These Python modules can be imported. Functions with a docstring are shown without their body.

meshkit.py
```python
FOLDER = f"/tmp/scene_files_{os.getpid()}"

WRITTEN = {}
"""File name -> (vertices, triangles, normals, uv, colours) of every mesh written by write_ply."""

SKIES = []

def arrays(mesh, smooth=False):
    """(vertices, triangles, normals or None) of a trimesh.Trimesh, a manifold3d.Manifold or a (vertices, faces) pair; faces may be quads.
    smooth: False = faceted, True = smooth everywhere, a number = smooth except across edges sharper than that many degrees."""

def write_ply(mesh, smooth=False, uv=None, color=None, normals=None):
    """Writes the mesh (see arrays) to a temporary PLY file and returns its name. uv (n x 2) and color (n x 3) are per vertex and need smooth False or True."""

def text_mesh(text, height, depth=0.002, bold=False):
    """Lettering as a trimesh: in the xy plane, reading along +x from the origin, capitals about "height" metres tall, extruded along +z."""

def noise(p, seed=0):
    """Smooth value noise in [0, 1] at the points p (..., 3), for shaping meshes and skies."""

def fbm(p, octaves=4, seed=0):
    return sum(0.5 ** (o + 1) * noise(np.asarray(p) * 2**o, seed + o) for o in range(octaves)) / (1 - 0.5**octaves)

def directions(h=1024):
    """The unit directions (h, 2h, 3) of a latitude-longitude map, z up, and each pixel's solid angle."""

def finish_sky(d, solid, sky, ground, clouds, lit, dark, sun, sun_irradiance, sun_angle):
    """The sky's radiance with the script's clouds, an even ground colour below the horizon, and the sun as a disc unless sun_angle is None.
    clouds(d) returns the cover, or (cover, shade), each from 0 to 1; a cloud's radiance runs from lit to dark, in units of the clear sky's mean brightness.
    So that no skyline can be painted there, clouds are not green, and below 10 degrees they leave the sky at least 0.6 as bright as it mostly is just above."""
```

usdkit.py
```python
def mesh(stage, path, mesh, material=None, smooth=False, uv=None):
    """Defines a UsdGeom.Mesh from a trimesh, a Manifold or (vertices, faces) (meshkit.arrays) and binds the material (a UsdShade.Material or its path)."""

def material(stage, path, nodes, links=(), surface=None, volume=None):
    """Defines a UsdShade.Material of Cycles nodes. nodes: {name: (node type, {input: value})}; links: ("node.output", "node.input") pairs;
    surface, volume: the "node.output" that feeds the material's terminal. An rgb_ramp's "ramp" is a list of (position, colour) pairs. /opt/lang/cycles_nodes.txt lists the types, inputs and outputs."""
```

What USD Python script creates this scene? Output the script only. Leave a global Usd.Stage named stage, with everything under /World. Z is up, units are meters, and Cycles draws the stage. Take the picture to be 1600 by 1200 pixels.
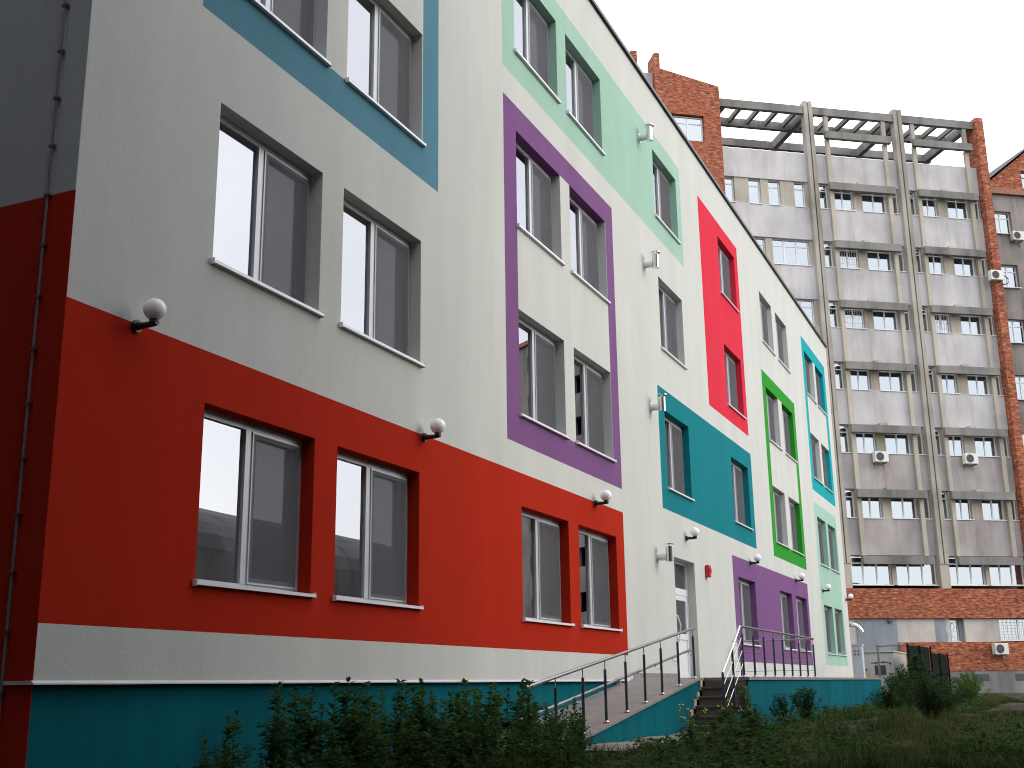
import math, numpy as np, trimesh, usdkit, meshkit
from pxr import Usd, UsdGeom, UsdLux, UsdShade, Gf, Sdf, Vt
from shapely.geometry import box as SB, Polygon
from shapely.ops import unary_union

stage = Usd.Stage.CreateInMemory()
UsdGeom.SetStageUpAxis(stage, UsdGeom.Tokens.z)
UsdGeom.SetStageMetersPerUnit(stage, 1.0)
UsdGeom.Xform.Define(stage, '/World')
UsdGeom.Scope.Define(stage, '/World/Looks')

# ------------------------------------------------------------------ camera, sky, sun, exposure
cam = UsdGeom.Camera.Define(stage, '/World/camera')
cam.CreateHorizontalApertureAttr(36.0); cam.CreateVerticalApertureAttr(27.0)
cam.CreateFocalLengthAttr(36.0 * 1817.49 / 1600)
cam.CreateClippingRangeAttr(Gf.Vec2f(0.05, 5000))
CR = np.array([[0.409744, -0.912104, -0.013251], [-0.224059, -0.114714, 0.967801], [-0.884255, -0.393582, -0.251369]])
M = np.eye(4); M[:3, :3] = CR; M[3, :3] = (0, -6.8, 1.6)
cam.AddTransformOp().Set(Gf.Matrix4d(*M.ravel().tolist()))
cam.CreateExposureAttr(1.1)

SUN_AZ = np.array([0.36, -0.93]); SUN_AZ /= np.linalg.norm(SUN_AZ)
SUN_EL = math.radians(26)
sun_dir = np.array([SUN_AZ[0] * math.cos(SUN_EL), SUN_AZ[1] * math.cos(SUN_EL), math.sin(SUN_EL)])
dome = UsdLux.DomeLight.Define(stage, '/World/sky')
dome.GetPrim().SetCustomDataByKey('kind', 'structure')
usdkit.material(stage, '/World/Looks/sky_air', {
    'sky': ('sky_texture', {'sky_type': 'single_scattering', 'sun_disc': False, 'sun_elevation': SUN_EL, 'sun_rotation': math.atan2(sun_dir[0], sun_dir[1]), 'altitude': 100.0, 'air_density': 1.0, 'aerosol_density': 4.0, 'ozone_density': 1.0}),
    'tc': ('texture_coordinate', {}),
    'n': ('noise_texture', {'scale': 2.2, 'detail': 5.0, 'roughness': 0.55}),
    'cl': ('rgb_ramp', {'ramp': [(0.3, (6.2, 6.5, 7.0)), (0.7, (8.2, 8.4, 8.7))]}),
    'mx': ('mix', {'fac': 0.86}),
    'bg': ('background_shader', {'strength': 0.12})},
    [('tc.generated', 'n.vector'), ('n.fac', 'cl.fac'), ('sky.color', 'mx.color1'), ('cl.color', 'mx.color2'), ('mx.color', 'bg.color')], surface='bg.background')
UsdShade.MaterialBindingAPI.Apply(dome.GetPrim()).Bind(UsdShade.Material.Get(stage, '/World/Looks/sky_air'))
sun = UsdLux.DistantLight.Define(stage, '/World/sun')
sun.CreateNormalizeAttr(True); sun.CreateIntensityAttr(0.155); sun.CreateAngleAttr(34.0)
sun.CreateColorAttr(Gf.Vec3f(1.0, 0.97, 0.92))
_z = sun_dir; _x = np.cross([0, 0, 1], _z); _x /= np.linalg.norm(_x); _y = np.cross(_z, _x)
S4 = np.eye(4); S4[0, :3], S4[1, :3], S4[2, :3] = _x, _y, _z
sun.AddTransformOp().Set(Gf.Matrix4d(*S4.ravel().tolist()))

# ------------------------------------------------------------------ helpers
rng = np.random.default_rng(7)
used = {}
def numbered(parent, name):
    k = (str(parent), name); n = used.get(k, 0); used[k] = n + 1
    return name if n == 0 else f'{name}_{n:03d}'
org = {}
def tag(p, label=None, cat=None, group=None, kind=None):
    for k, v in (('label', label), ('category', cat), ('group', group), ('kind', kind)):
        if v: p.SetCustomDataByKey(k, v)
def thing(name, label, cat, loc=(0, 0, 0), rotz=0.0, group=None, kind=None):
    path = '/World/' + numbered('/World', name)
    x = UsdGeom.Xform.Define(stage, path); x.AddTranslateOp().Set(Gf.Vec3d(*map(float, loc)))
    if rotz: x.AddRotateZOp().Set(float(rotz))
    org[path] = np.array(loc, float) if not rotz else np.zeros(3)
    tag(x.GetPrim(), label, cat, group, kind)
    return x.GetPrim()
def origin(prim):
    return org.get('/' + '/'.join(str(prim.GetPath()).split('/')[1:3]), np.zeros(3))
def dup(root, loc, rotz=0.0, scale=1.0, label=None, group=None):
    was = root.GetCustomData()
    path = '/World/' + numbered('/World', root.GetName())
    x = UsdGeom.Xform.Define(stage, path)
    x.GetPrim().GetReferences().AddInternalReference(root.GetPath())
    x.ClearXformOpOrder()
    t = x.AddTranslateOp(opSuffix='c'); t.Set(Gf.Vec3d(*map(float, loc)))
    r = x.AddRotateZOp(opSuffix='c'); r.Set(float(rotz))
    ops = [t, r]
    if not np.isscalar(scale) or scale != 1.0:
        sc = x.AddScaleOp(opSuffix='c'); sc.Set(Gf.Vec3f(*np.broadcast_to(scale, 3).astype(float).tolist())); ops.append(sc)
    x.SetXformOpOrder(ops)
    x.GetPrim().SetInstanceable(True)
    tag(x.GetPrim(), label or was.get('label'), was.get('category'), group or was.get('group'))
    return x.GetPrim()
class MB:
    def __init__(s): s.v = []; s.f = []; s.n = 0
    def add(s, v, f):
        v = np.asarray(v, float); f = np.asarray(f, int)
        if f.shape[1] == 4: f = np.vstack([f[:, [0, 1, 2]], f[:, [0, 2, 3]]])
        s.v.append(v); s.f.append(f + s.n); s.n += len(v); return s
    def mesh(s, m):
        if hasattr(m, 'to_mesh'):
            k = m.to_mesh(); return s.add(k.vert_properties[:, :3], k.tri_verts)
        return s.add(m.vertices, m.faces)
    def box(s, x0, x1, y0, y1, z0, z1):
        v = [(x, y, z) for x in (x0, x1) for y in (y0, y1) for z in (z0, z1)]
        return s.add(v, [(0, 1, 3, 2), (4, 6, 7, 5), (0, 4, 5, 1), (2, 3, 7, 6), (0, 2, 6, 4), (1, 5, 7, 3)])
    def quad(s, a, b, c, d): return s.add([a, b, c, d], [(0, 1, 2, 3)])
    def tube(s, pts, r, n=8, cap=True):
        pts = np.asarray(pts, float); rs = np.broadcast_to(r, len(pts))
        tan = np.gradient(pts, axis=0); tan /= np.linalg.norm(tan, axis=1, keepdims=True) + 1e-12
        ref = np.array([0, 0, 1.0]) if abs(tan[0][2]) < .9 else np.array([1.0, 0, 0])
        a = np.cross(tan, ref); a /= np.linalg.norm(a, axis=1, keepdims=True) + 1e-12; b = np.cross(tan, a)
        t = np.arange(n) / n * 2 * math.pi
        V = pts[:, None] + rs[:, None, None] * (np.cos(t)[None, :, None] * a[:, None] + np.sin(t)[None, :, None] * b[:, None])
        V = V.reshape(-1, 3); F = []
        for i in range(len(pts) - 1):
            for j in range(n):
                k = (j + 1) % n; F.append((i * n + j, (i + 1) * n + j, (i + 1) * n + k, i * n + k))
        s.add(V, F)
        if cap:
            for e, fl in ((0, 0), (len(pts) - 1, 1)):
                c = [e * n + j for j in range(n)]
                s.add(V[c], [(0, j, j + 1) if fl == 0 else (0, j + 1, j) for j in range(1, n - 1)])
        return s
    def out(s): return (np.vstack(s.v), np.vstack(s.f))
def obj(name, mb, mat, parent=None, label=None, smooth=False, cat=None, group=None, kind=None):
    v, f = mb.out() if isinstance(mb, MB) else ((mb.vertices, mb.faces) if hasattr(mb, 'vertices') else mb)
    pp = '/World' if parent is None else str(parent.GetPath())
    v = np.asarray(v, float)
    if parent is not None: v = v - origin(parent)
    p = usdkit.mesh(stage, f'{pp}/{numbered(pp, name)}', (v, f), M_[mat], smooth=smooth).GetPrim()
    tag(p, label, cat, group, kind)
    return p

# ------------------------------------------------------------------ materials
M_ = {}
def mat(name, nodes, links, surface='p.BSDF'):
    M_[name] = usdkit.material(stage, '/World/Looks/' + name, nodes, links, surface=surface)
def plain(name, col, rough=0.5, metal=0.0, var=0.08, scale=6.0, spec=0.5, bump=0.0, bscale=60.0):
    c = np.array(col)
    n = {'g': ('geometry', {}), 'n': ('noise_texture', {'scale': scale, 'detail': 4.0}),
         'r': ('rgb_ramp', {'ramp': [(0.3, tuple(c * (1 - var))), (0.7, tuple(np.minimum(c * (1 + var), .98)))]}),
         'p': ('principled_bsdf', {'roughness': rough, 'metallic': metal, 'specular_ior_level': spec})}
    l = [('g.position', 'n.vector'), ('n.fac', 'r.fac'), ('r.color', 'p.base_color')]
    if bump:
        n['bn'] = ('noise_texture', {'scale': bscale, 'detail': 2.0}); n['b'] = ('bump', {'strength': bump, 'distance': 0.01})
        l += [('g.position', 'bn.vector'), ('bn.fac', 'b.height'), ('b.normal', 'p.normal')]
    mat(name, n, l)
def stucco(name, col, var=0.12, dirt=0.10, msc=(1.0, 1.0, 0.22)):
    c = np.array(col)
    mat(name, {
        'g': ('geometry', {}),
        'grain': ('noise_texture', {'scale': 55.0, 'detail': 4.0, 'roughness': 0.75}),
        'gr': ('rgb_ramp', {'ramp': [(0.25, tuple(c * (1 - var * 1.7))), (0.75, tuple(np.minimum(c * (1 + var), .95)))]}),
        'mp': ('mapping', {'scale': msc}),
        'blot': ('noise_texture', {'scale': 1.3, 'detail': 6.0, 'roughness': 0.62}),
        'br': ('rgb_ramp', {'ramp': [(0.32, (1 - dirt,) * 3), (0.68, (1.0, 1.0, 1.0))]}),
        'mp2': ('mapping', {'scale': (7.0, 7.0, 0.35)}), 'stn': ('noise_texture', {'scale': 1.0, 'detail': 5.0, 'roughness': 0.7}), 'sr': ('rgb_ramp', {'ramp': [(0.28, (1 - dirt * 0.45,) * 3), (0.5, (1.0, 1.0, 1.0))]}), 'mx2': ('mix', {'mix_type': 'multiply', 'fac': 1.0}),
        'mx': ('mix', {'mix_type': 'multiply', 'fac': 1.0}),
        'b': ('bump', {'strength': 0.55, 'distance': 0.006}),
        'p': ('principled_bsdf', {'roughness': 0.95, 'specular_ior_level': 0.06})},
        [('g.position', 'grain.vector'), ('g.position', 'mp.vector'), ('mp.vector', 'blot.vector'), ('grain.fac', 'gr.fac'), ('blot.fac', 'br.fac'),
         ('gr.color', 'mx.color1'), ('br.color', 'mx.color2'), ('g.position', 'mp2.vector'), ('mp2.vector', 'stn.vector'), ('stn.fac', 'sr.fac'), ('mx.color', 'mx2.color1'), ('sr.color', 'mx2.color2'), ('mx2.color', 'p.base_color'), ('grain.fac', 'b.height'), ('b.normal', 'p.normal')])
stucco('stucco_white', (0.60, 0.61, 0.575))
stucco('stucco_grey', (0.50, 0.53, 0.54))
stucco('stucco_orange_red', (0.44, 0.024, 0.009))
stucco('stucco_blue', (0.11, 0.26, 0.335))
stucco('stucco_purple', (0.205, 0.095, 0.235))
stucco('stucco_mint', (0.35, 0.545, 0.44))
stucco('stucco_red', (0.68, 0.035, 0.065))
stucco('stucco_teal', (0.010, 0.20, 0.235))
stucco('stucco_green', (0.035, 0.29, 0.035))
stucco('stucco_cyan', (0.015, 0.35, 0.39))
stucco('plinth_teal', (0.003, 0.135, 0.17), var=0.09, dirt=0.26, msc=(1.7, 1.7, 0.13))
def brick(name, c1, c2, mortar):
    mat(name, {
        'tc': ('texture_coordinate', {}), 'sep': ('separate_xyz', {}), 'ad': ('math', {'math_type': 'add'}), 'cmb': ('combine_xyz', {}),
        'bt': ('brick_texture', {'color1': c1, 'color2': c2, 'mortar': mortar, 'scale': 1.0, 'brick_width': 0.26, 'row_height': 0.085, 'mortar_size': 0.007, 'bias': -0.1}),
        'mp': ('mapping', {'scale': (3.9, 3.9, 11.5)}), 'n': ('noise_texture', {'scale': 1.0, 'detail': 2.0}),
        'r': ('rgb_ramp', {'ramp': [(0.34, (0.55, 0.5, 0.5)), (0.5, (1, 1, 1)), (0.62, (1.25, 1.35, 1.3)), (0.74, (1.9, 2.6, 2.8))]}),
        'mx': ('mix', {'mix_type': 'multiply', 'fac': 1.0}), 'b': ('bump', {'strength': 0.6, 'distance': 0.01, 'invert': True}),
        'p': ('principled_bsdf', {'roughness': 0.9, 'specular_ior_level': 0.2})},
        [('tc.object', 'sep.vector'), ('sep.x', 'ad.value1'), ('sep.y', 'ad.value2'), ('ad.value', 'cmb.x'), ('sep.z', 'cmb.y'), ('cmb.vector', 'bt.vector'),
         ('tc.object', 'mp.vector'), ('mp.vector', 'n.vector'), ('n.fac', 'r.fac'), ('bt.color', 'mx.color1'), ('r.color', 'mx.color2'), ('mx.color', 'p.base_color'),
         ('bt.fac', 'b.height'), ('b.normal', 'p.normal')])
brick('brick_orange', (0.26, 0.060, 0.030), (0.37, 0.115, 0.050), (0.25, 0.16, 0.12))
def concrete(name, col, dark, streak=0.5):
    c = np.array(col)
    mat(name, {
        'g': ('geometry', {}), 'mp': ('mapping', {'scale': (1.0, 1.0, 0.16)}),
        'n': ('noise_texture', {'scale': 1.1, 'detail': 7.0, 'roughness': 0.65}), 'r': ('rgb_ramp', {'ramp': [(0.30, tuple(np.array(dark))), (0.52, tuple(c)), (0.75, tuple(c * 1.12))]}),
        'n2': ('noise_texture', {'scale': 0.55, 'detail': 5.0}), 'r2': ('rgb_ramp', {'ramp': [(0.35, (1 - 0.45 * streak,) * 3), (0.62, (1.05, 1.05, 1.05))]}),
        'mx': ('mix', {'mix_type': 'multiply', 'fac': 1.0}), 'n3': ('noise_texture', {'scale': 25.0, 'detail': 3.0}), 'b': ('bump', {'strength': 0.5, 'distance': 0.01}),
        'p': ('principled_bsdf', {'roughness': 0.93, 'specular_ior_level': 0.2})},
        [('g.position', 'mp.vector'), ('mp.vector', 'n.vector'), ('n.fac', 'r.fac'), ('g.position', 'n2.vector'), ('n2.fac', 'r2.fac'), ('r.color', 'mx.color1'), ('r2.color', 'mx.color2'),
         ('mx.color', 'p.base_color'), ('g.position', 'n3.vector'), ('n3.fac', 'b.height'), ('b.normal', 'p.normal')])
concrete('concrete_panel', (0.50, 0.475, 0.475), (0.38, 0.355, 0.345), 0.35)
concrete('concrete_panel_worn_shaded', (0.37, 0.335, 0.325), (0.25, 0.215, 0.20), 0.45)  # brown staining, with the shade of the lower rows put into the colour
concrete('concrete_fin', (0.42, 0.38, 0.315), (0.29, 0.25, 0.20), 0.35)
concrete('concrete_pilaster', (0.36, 0.33, 0.285), (0.22, 0.195, 0.165), 0.5)
concrete('concrete_beam', (0.215, 0.205, 0.19), (0.12, 0.115, 0.105))
concrete('concrete_old', (0.22, 0.21, 0.19), (0.12, 0.115, 0.10))
concrete('render_grey', (0.25, 0.28, 0.31), (0.17, 0.19, 0.21))
concrete('render_cream', (0.48, 0.44, 0.41), (0.36, 0.33, 0.30))
concrete('base_grey', (0.20, 0.20, 0.20), (0.12, 0.12, 0.12))
concrete('wing_grey', (0.26, 0.235, 0.22), (0.13, 0.115, 0.105))
concrete('hall_grey', (0.16, 0.15, 0.15), (0.09, 0.085, 0.085))
concrete('pavement_grey', (0.22, 0.20, 0.185), (0.12, 0.11, 0.10))
plain('pvc_white', (0.72, 0.73, 0.74), 0.35, var=0.03)
plain('pvc_silver', (0.50, 0.51, 0.54), 0.35, metal=0.25, var=0.04)
plain('sill_white', (0.74, 0.73, 0.76), 0.3, metal=0.1, var=0.05)
plain('coping_dark', (0.03, 0.03, 0.035), 0.4)
plain('strip_metal', (0.66, 0.64, 0.68), 0.3, metal=0.25, var=0.1, scale=3)
plain('steel', (0.40, 0.39, 0.41), 0.26, metal=1.0, var=0.12, scale=9)
plain('steel_dark', (0.10, 0.11, 0.14), 0.32, metal=0.85, var=0.15, scale=9)
plain('chrome', (0.72, 0.72, 0.75), 0.12, metal=1.0, var=0.03)
plain('black_plastic', (0.012, 0.012, 0.014), 0.4)
plain('interior_dark', (0.055, 0.055, 0.06), 0.9)
plain('interior_mid', (0.12, 0.12, 0.125), 0.9)
plain('red_plastic', (0.50, 0.012, 0.02), 0.22, var=0.03)
plain('ac_white', (0.62, 0.62, 0.56), 0.45, var=0.05)
plain('ac_dark', (0.04, 0.04, 0.05), 0.5)
plain('tile_beige', (0.215, 0.195, 0.185), 0.6, var=0.14, scale=5, bump=0.1)
plain('tile_brown', (0.12, 0.095, 0.075), 0.7, var=0.18, scale=7)
plain('raw_plaster', (0.40, 0.34, 0.29), 0.9, var=0.35, scale=9, bump=0.5, bscale=30)
plain('metal_fence', (0.012, 0.015, 0.013), 0.95, var=0.3, scale=5, spec=0.05)
plain('metal_paint', (0.17, 0.17, 0.20), 0.5)
plain('genset_paint', (0.42, 0.43, 0.39), 0.45, var=0.05)
plain('cabinet_paint', (0.50, 0.52, 0.58), 0.45, var=0.04)
plain('yellow_sticker', (0.55, 0.42, 0.05), 0.5)
plain('roof_dark', (0.06, 0.06, 0.065), 0.8)
plain('curtain_blue', (0.10, 0.17, 0.30), 0.9, var=0.3, scale=9)
plain('curtain_teal', (0.16, 0.30, 0.31), 0.9, var=0.35, scale=11)
plain('curtain_white', (0.55, 0.55, 0.58), 0.9, var=0.2, scale=9)
plain('band_brown', (0.27, 0.12, 0.07), 0.8, var=0.2)
plain('bark', (0.05, 0.04, 0.028), 0.9, var=0.2, scale=20)
plain('stem_green', (0.045, 0.065, 0.022), 0.7, var=0.2, scale=20)
mat('globe_opal', {'p': ('principled_bsdf', {'base_color': (0.86, 0.85, 0.88), 'roughness': 0.15, 'subsurface_weight': 0.15, 'subsurface_scale': 0.03, 'subsurface_radius': (1.0, 1.0, 1.0)})}, [])
def glass(name, ior, tint, wav=0.02, wsc=1.2, gcol=(0.95, 0.96, 1.0)):
    n = {'fr': ('fresnel', {'IOR': ior}), 'g': ('geometry', {}), 'n': ('noise_texture', {'scale': wsc, 'detail': 1.0}), 'b': ('bump', {'strength': wav, 'distance': 0.1}),
         't': ('transparent_bsdf', {'color': tint}), 'gl': ('glossy_bsdf', {'color': gcol, 'roughness': 0.0}), 'm': ('mix_closure', {})}
    l = [('g.position', 'n.vector'), ('n.fac', 'b.height'), ('b.normal', 'gl.normal'), ('fr.fac', 'm.fac'), ('t.BSDF', 'm.closure1'), ('gl.BSDF', 'm.closure2')]
    surf = 'm.closure'
    mat(name, n, l, surf)
glass('glass_coated', 5.0, (0.45, 0.46, 0.50), 0.012, 0.8)
glass('glass_old', 5.5, (0.50, 0.56, 0.64), 0.012, 1.1, (0.90, 0.96, 1.0))
mat('screen_mesh', {'t': ('transparent_bsdf', {'color': (1, 1, 1)}), 'd': ('principled_bsdf', {'base_color': (0.045, 0.045, 0.052), 'roughness': 0.8, 'specular_ior_level': 0.3}), 'm': ('mix_closure', {'fac': 0.72})},
    [('t.BSDF', 'm.closure1'), ('d.BSDF', 'm.closure2')], 'm.closure')
def leafmat(name, a, b, tr=0.35):
    mat(name, {'oi': ('object_info', {}), 'g': ('geometry', {}), 'n': ('noise_texture', {'scale': 3.5, 'detail': 2.0}), 'ad': ('math', {'math_type': 'multiply_add', 'value2': 0.45, 'value3': 0.0}), 'ad2': ('math', {'math_type': 'add'}),
               'k': ('math', {'math_type': 'multiply', 'value2': 0.55}),
               'r': ('rgb_ramp', {'ramp': [(0.15, a), (0.85, b)]}), 'p': ('principled_bsdf', {'roughness': 0.7, 'specular_ior_level': 0.12}), 't': ('translucent_bsdf', {}), 'm': ('mix_closure', {'fac': tr})},
        [('g.position', 'n.vector'), ('oi.random', 'ad.value1'), ('n.fac', 'k.value1'), ('ad.value', 'ad2.value1'), ('k.value', 'ad2.value2'), ('ad2.value', 'r.fac'), ('r.color', 'p.base_color'), ('r.color', 't.color'), ('p.BSDF', 'm.closure1'), ('t.BSDF', 'm.closure2')], 'm.closure')
leafmat('leaf_weed', (0.014, 0.044, 0.009), (0.055, 0.115, 0.022))
leafmat('leaf_shrub', (0.011, 0.034, 0.009), (0.034, 0.078, 0.018))
leafmat('leaf_bright', (0.035, 0.080, 0.012), (0.08, 0.145, 0.025))
leafmat('grass_blade', (0.010, 0.030, 0.005), (0.040, 0.060, 0.012), 0.3)
leafmat('grass_straw', (0.07, 0.06, 0.02), (0.15, 0.125, 0.045), 0.25)
plain('flower_yellow', (0.55, 0.5, 0.08), 0.7)
mat('soil', {'g': ('geometry', {}), 'n': ('noise_texture', {'scale': 0.7, 'detail': 7.0, 'roughness': 0.65}), 'r': ('rgb_ramp', {'ramp': [(0.34, (0.016, 0.018, 0.009)), (0.50, (0.040, 0.035, 0.025)), (0.66, (0.09, 0.078, 0.06))]}),
             'n2': ('noise_texture', {'scale': 14.0, 'detail': 5.0}), 'b': ('bump', {'strength': 0.8, 'distance': 0.05}), 'p': ('principled_bsdf', {'roughness': 0.95, 'specular_ior_level': 0.15})},
    [('g.position', 'n.vector'), ('g.position', 'n2.vector'), ('n.fac', 'r.fac'), ('r.color', 'p.base_color'), ('n2.fac', 'b.height'), ('b.normal', 'p.normal')])

# ------------------------------------------------------------------ ground
def sstep(t): t = np.clip(t, 0, 1); return t * t * (3 - 2 * t)
def gz(x, y):
    x = np.asarray(x, float); y = np.asarray(y, float)
    r = np.hypot(x, y + 6.8)
    b = 0.05 + 0.75 * sstep((r - 2.5) / 7.5) + 0.15 * sstep((x - 32) / 20)
    p = np.stack([x, y, 0 * x], -1)
    n = (meshkit.fbm(p * 0.33, 3, 3) - 0.5) * 0.22 + (meshkit.fbm(p * 1.4, 3, 9) - 0.5) * 0.09
    near = sstep((r - 2) / 5) * sstep((70 - r) / 15)
    flat = 1 - 0.8 * np.exp(-((y + 1.4) / 0.7) ** 2) * (x < 24)
    mound = 0.16 * np.exp(-((x - 21) / 5.0) ** 2 - ((y + 4.0) / 1.0) ** 2)
    return b + n * near * flat + mound
xs = np.r_[-600, -300, -150, -80, np.arange(-40, 4, 4), np.arange(4, 64, 0.4), np.arange(64, 120, 8), 150, 220, 400, 800]
ys = np.r_[-600, -300, -150, -80, np.arange(-48, -9, 3), np.arange(-9, 1.0, 0.25), np.arange(1.0, 60, 4), 90, 150, 300, 600]
X, Y = np.meshgrid(xs, ys, indexing='ij')
V = np.stack([X, Y, gz(X, Y)], -1).reshape(-1, 3)
ny = len(ys); ii, jj = np.meshgrid(np.arange(len(xs) - 1), np.arange(ny - 1), indexing='ij'); a = (ii * ny + jj).ravel()
F = np.stack([a, a + ny, a + ny + 1, a + 1], 1)
obj('ground', (V, np.vstack([F[:, [0, 1, 2]], F[:, [0, 2, 3]]])), 'soil', smooth=True, kind='structure')
# narrow concrete apron along the ramp wall
ap = MB(); ax = np.linspace(14.0, 19.1, 18)
for i in range(17):
    for (ya, yb) in ((-1.22, -1.95),):
        q = lambda x, y: 0.835 + 0.012 * math.sin(x * 3)
        ap.quad((ax[i], yb, q(ax[i], yb)), (ax[i + 1], yb, q(ax[i + 1], yb)), (ax[i + 1], ya, q(ax[i + 1], ya)), (ax[i], ya, q(ax[i], ya)))
        ap.quad((ax[i], yb, .6), (ax[i + 1], yb, .6), (ax[i + 1], yb, q(ax[i + 1], yb)), (ax[i], yb, q(ax[i], yb)))
obj('pavement', ap, 'pavement_grey', kind='structure')

# ------------------------------------------------------------------ the coloured building
X0, X1, ZP, ZT = 6.58, 46.63, 1.66, 14.74
DEPTH = 0.245
COL = {'A': (8.33, 10.14), 'B': (10.58, 12.44), 'C': (15.56, 17.44), 'D': (17.89, 19.76), 'E': (23.17, 25.01), 'G': (28.94, 30.80), 'H': (33.96, 35.70), 'I': (36.29, 38.07), 'J': (41.29, 43.02), 'K': (43.47, 45.21)}
ROW = [(2.52, 4.16), (5.53, 7.20), (8.56, 10.20), (11.61, 13.22)]
DOOR = (23.35, 24.90, 1.715, 4.14)
op = [(c, r, SB(COL[c][0], ROW[r][0], COL[c][1], ROW[r][1])) for r in range(4) for c in COL if not (c == 'E' and r == 0)]
openings = unary_union([o[2] for o in op] + [SB(DOOR[0], ZP - .2, DOOR[1], DOOR[3])])
def ring(o, i): return SB(*o).difference(SB(*i))
zones = [
    ('stucco_orange_red', 'large orange red painted field on the ground floor', SB(X0, 2.10, 20.19, 4.65)),
    ('stucco_blue', 'blue painted frame round two upper windows', ring((7.98, 8.07, 12.91, 13.65), (8.33, 8.56, 12.46, 13.22))),
    ('stucco_purple', 'purple painted frame round four windows', ring((15.08, 5.08, 20.19, 10.64), (15.56, 5.53, 19.77, 10.20))),
    ('stucco_mint', 'pale mint painted field on the top floor', SB(15.07, 11.13, 25.36, 13.65)),
    ('stucco_red', 'tall bright red painted field', SB(27.02, 8.14, 31.18, 13.63)),
    ('stucco_teal', 'teal painted field', SB(22.73, 5.07, 31.27, 7.66)),
    ('stucco_green', 'green painted frame round four windows', ring((33.48, 5.10, 38.50, 10.63), (33.96, 5.53, 38.07, 10.20))),
    ('stucco_cyan', 'cyan painted frame near the far corner', ring((40.83, 8.09, 45.72, 13.68), (41.29, 8.56, 45.21, 13.22))),
    ('stucco_mint', 'pale mint painted field near the far corner', SB(40.80, 2.14, 45.5, 7.66)),
    ('stucco_purple', 'purple painted field behind the railing', SB(28.42, 2.10, 38.40, 4.65)),
]
bld = thing('clinic_building', 'white four storey building with coloured painted panels and frames round its windows', 'building', (X0, 0, 0.8))
def polys(g): return [p for p in getattr(g, 'geoms', [g]) if p.area > 1e-6]
def extr(g, d):
    mb = MB()
    for p in polys(g):
        m = trimesh.creation.extrude_polygon(p, d, engine='earcut')
        mb.add(np.stack([m.vertices[:, 0], m.vertices[:, 2], m.vertices[:, 1]], 1), m.faces[:, ::-1])
    return mb
rest = SB(X0, ZP, X1, ZT).difference(openings)
for m, lab, z in zones:
    obj('painted_panel', extr(z.difference(openings), DEPTH), m, bld, lab)
    rest = rest.difference(z)
obj('facade_wall', extr(rest, DEPTH), 'stucco_white', bld)
# plinth set back under a drip strip
obj('plinth', MB().box(X0 + .04, X1 - .04, 0.05, .4, 0.0, ZP), 'plinth_teal', bld)
sx = X0 - .02
for k in range(6):
    e = min(sx + 2.45 + 0.11 * (k % 3), 20.25)
    xe = e - .006
    obj('drip_strip', MB().add([(q, yy, zz) for q in (sx, xe) for yy, zz in ((.05, ZP - .004), (-.026, ZP - .004), (-.026, ZP + .006), (-.002, ZP + .026), (.05, ZP + .026))],
        [(0, 1, 6, 5), (1, 2, 7, 6), (2, 3, 8, 7), (3, 4, 9, 8), (0, 2, 1, 0), (0, 3, 2, 0), (0, 4, 3, 0), (5, 6, 7, 5), (5, 7, 8, 5), (5, 8, 9, 5)]), 'strip_metal', bld); sx = e
    if e >= 20.25: break
obj('drip_strip', MB().box(X0 - .018, X0, .02, 14, ZP - 0.004, ZP + 0.024), 'strip_metal', bld)
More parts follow.
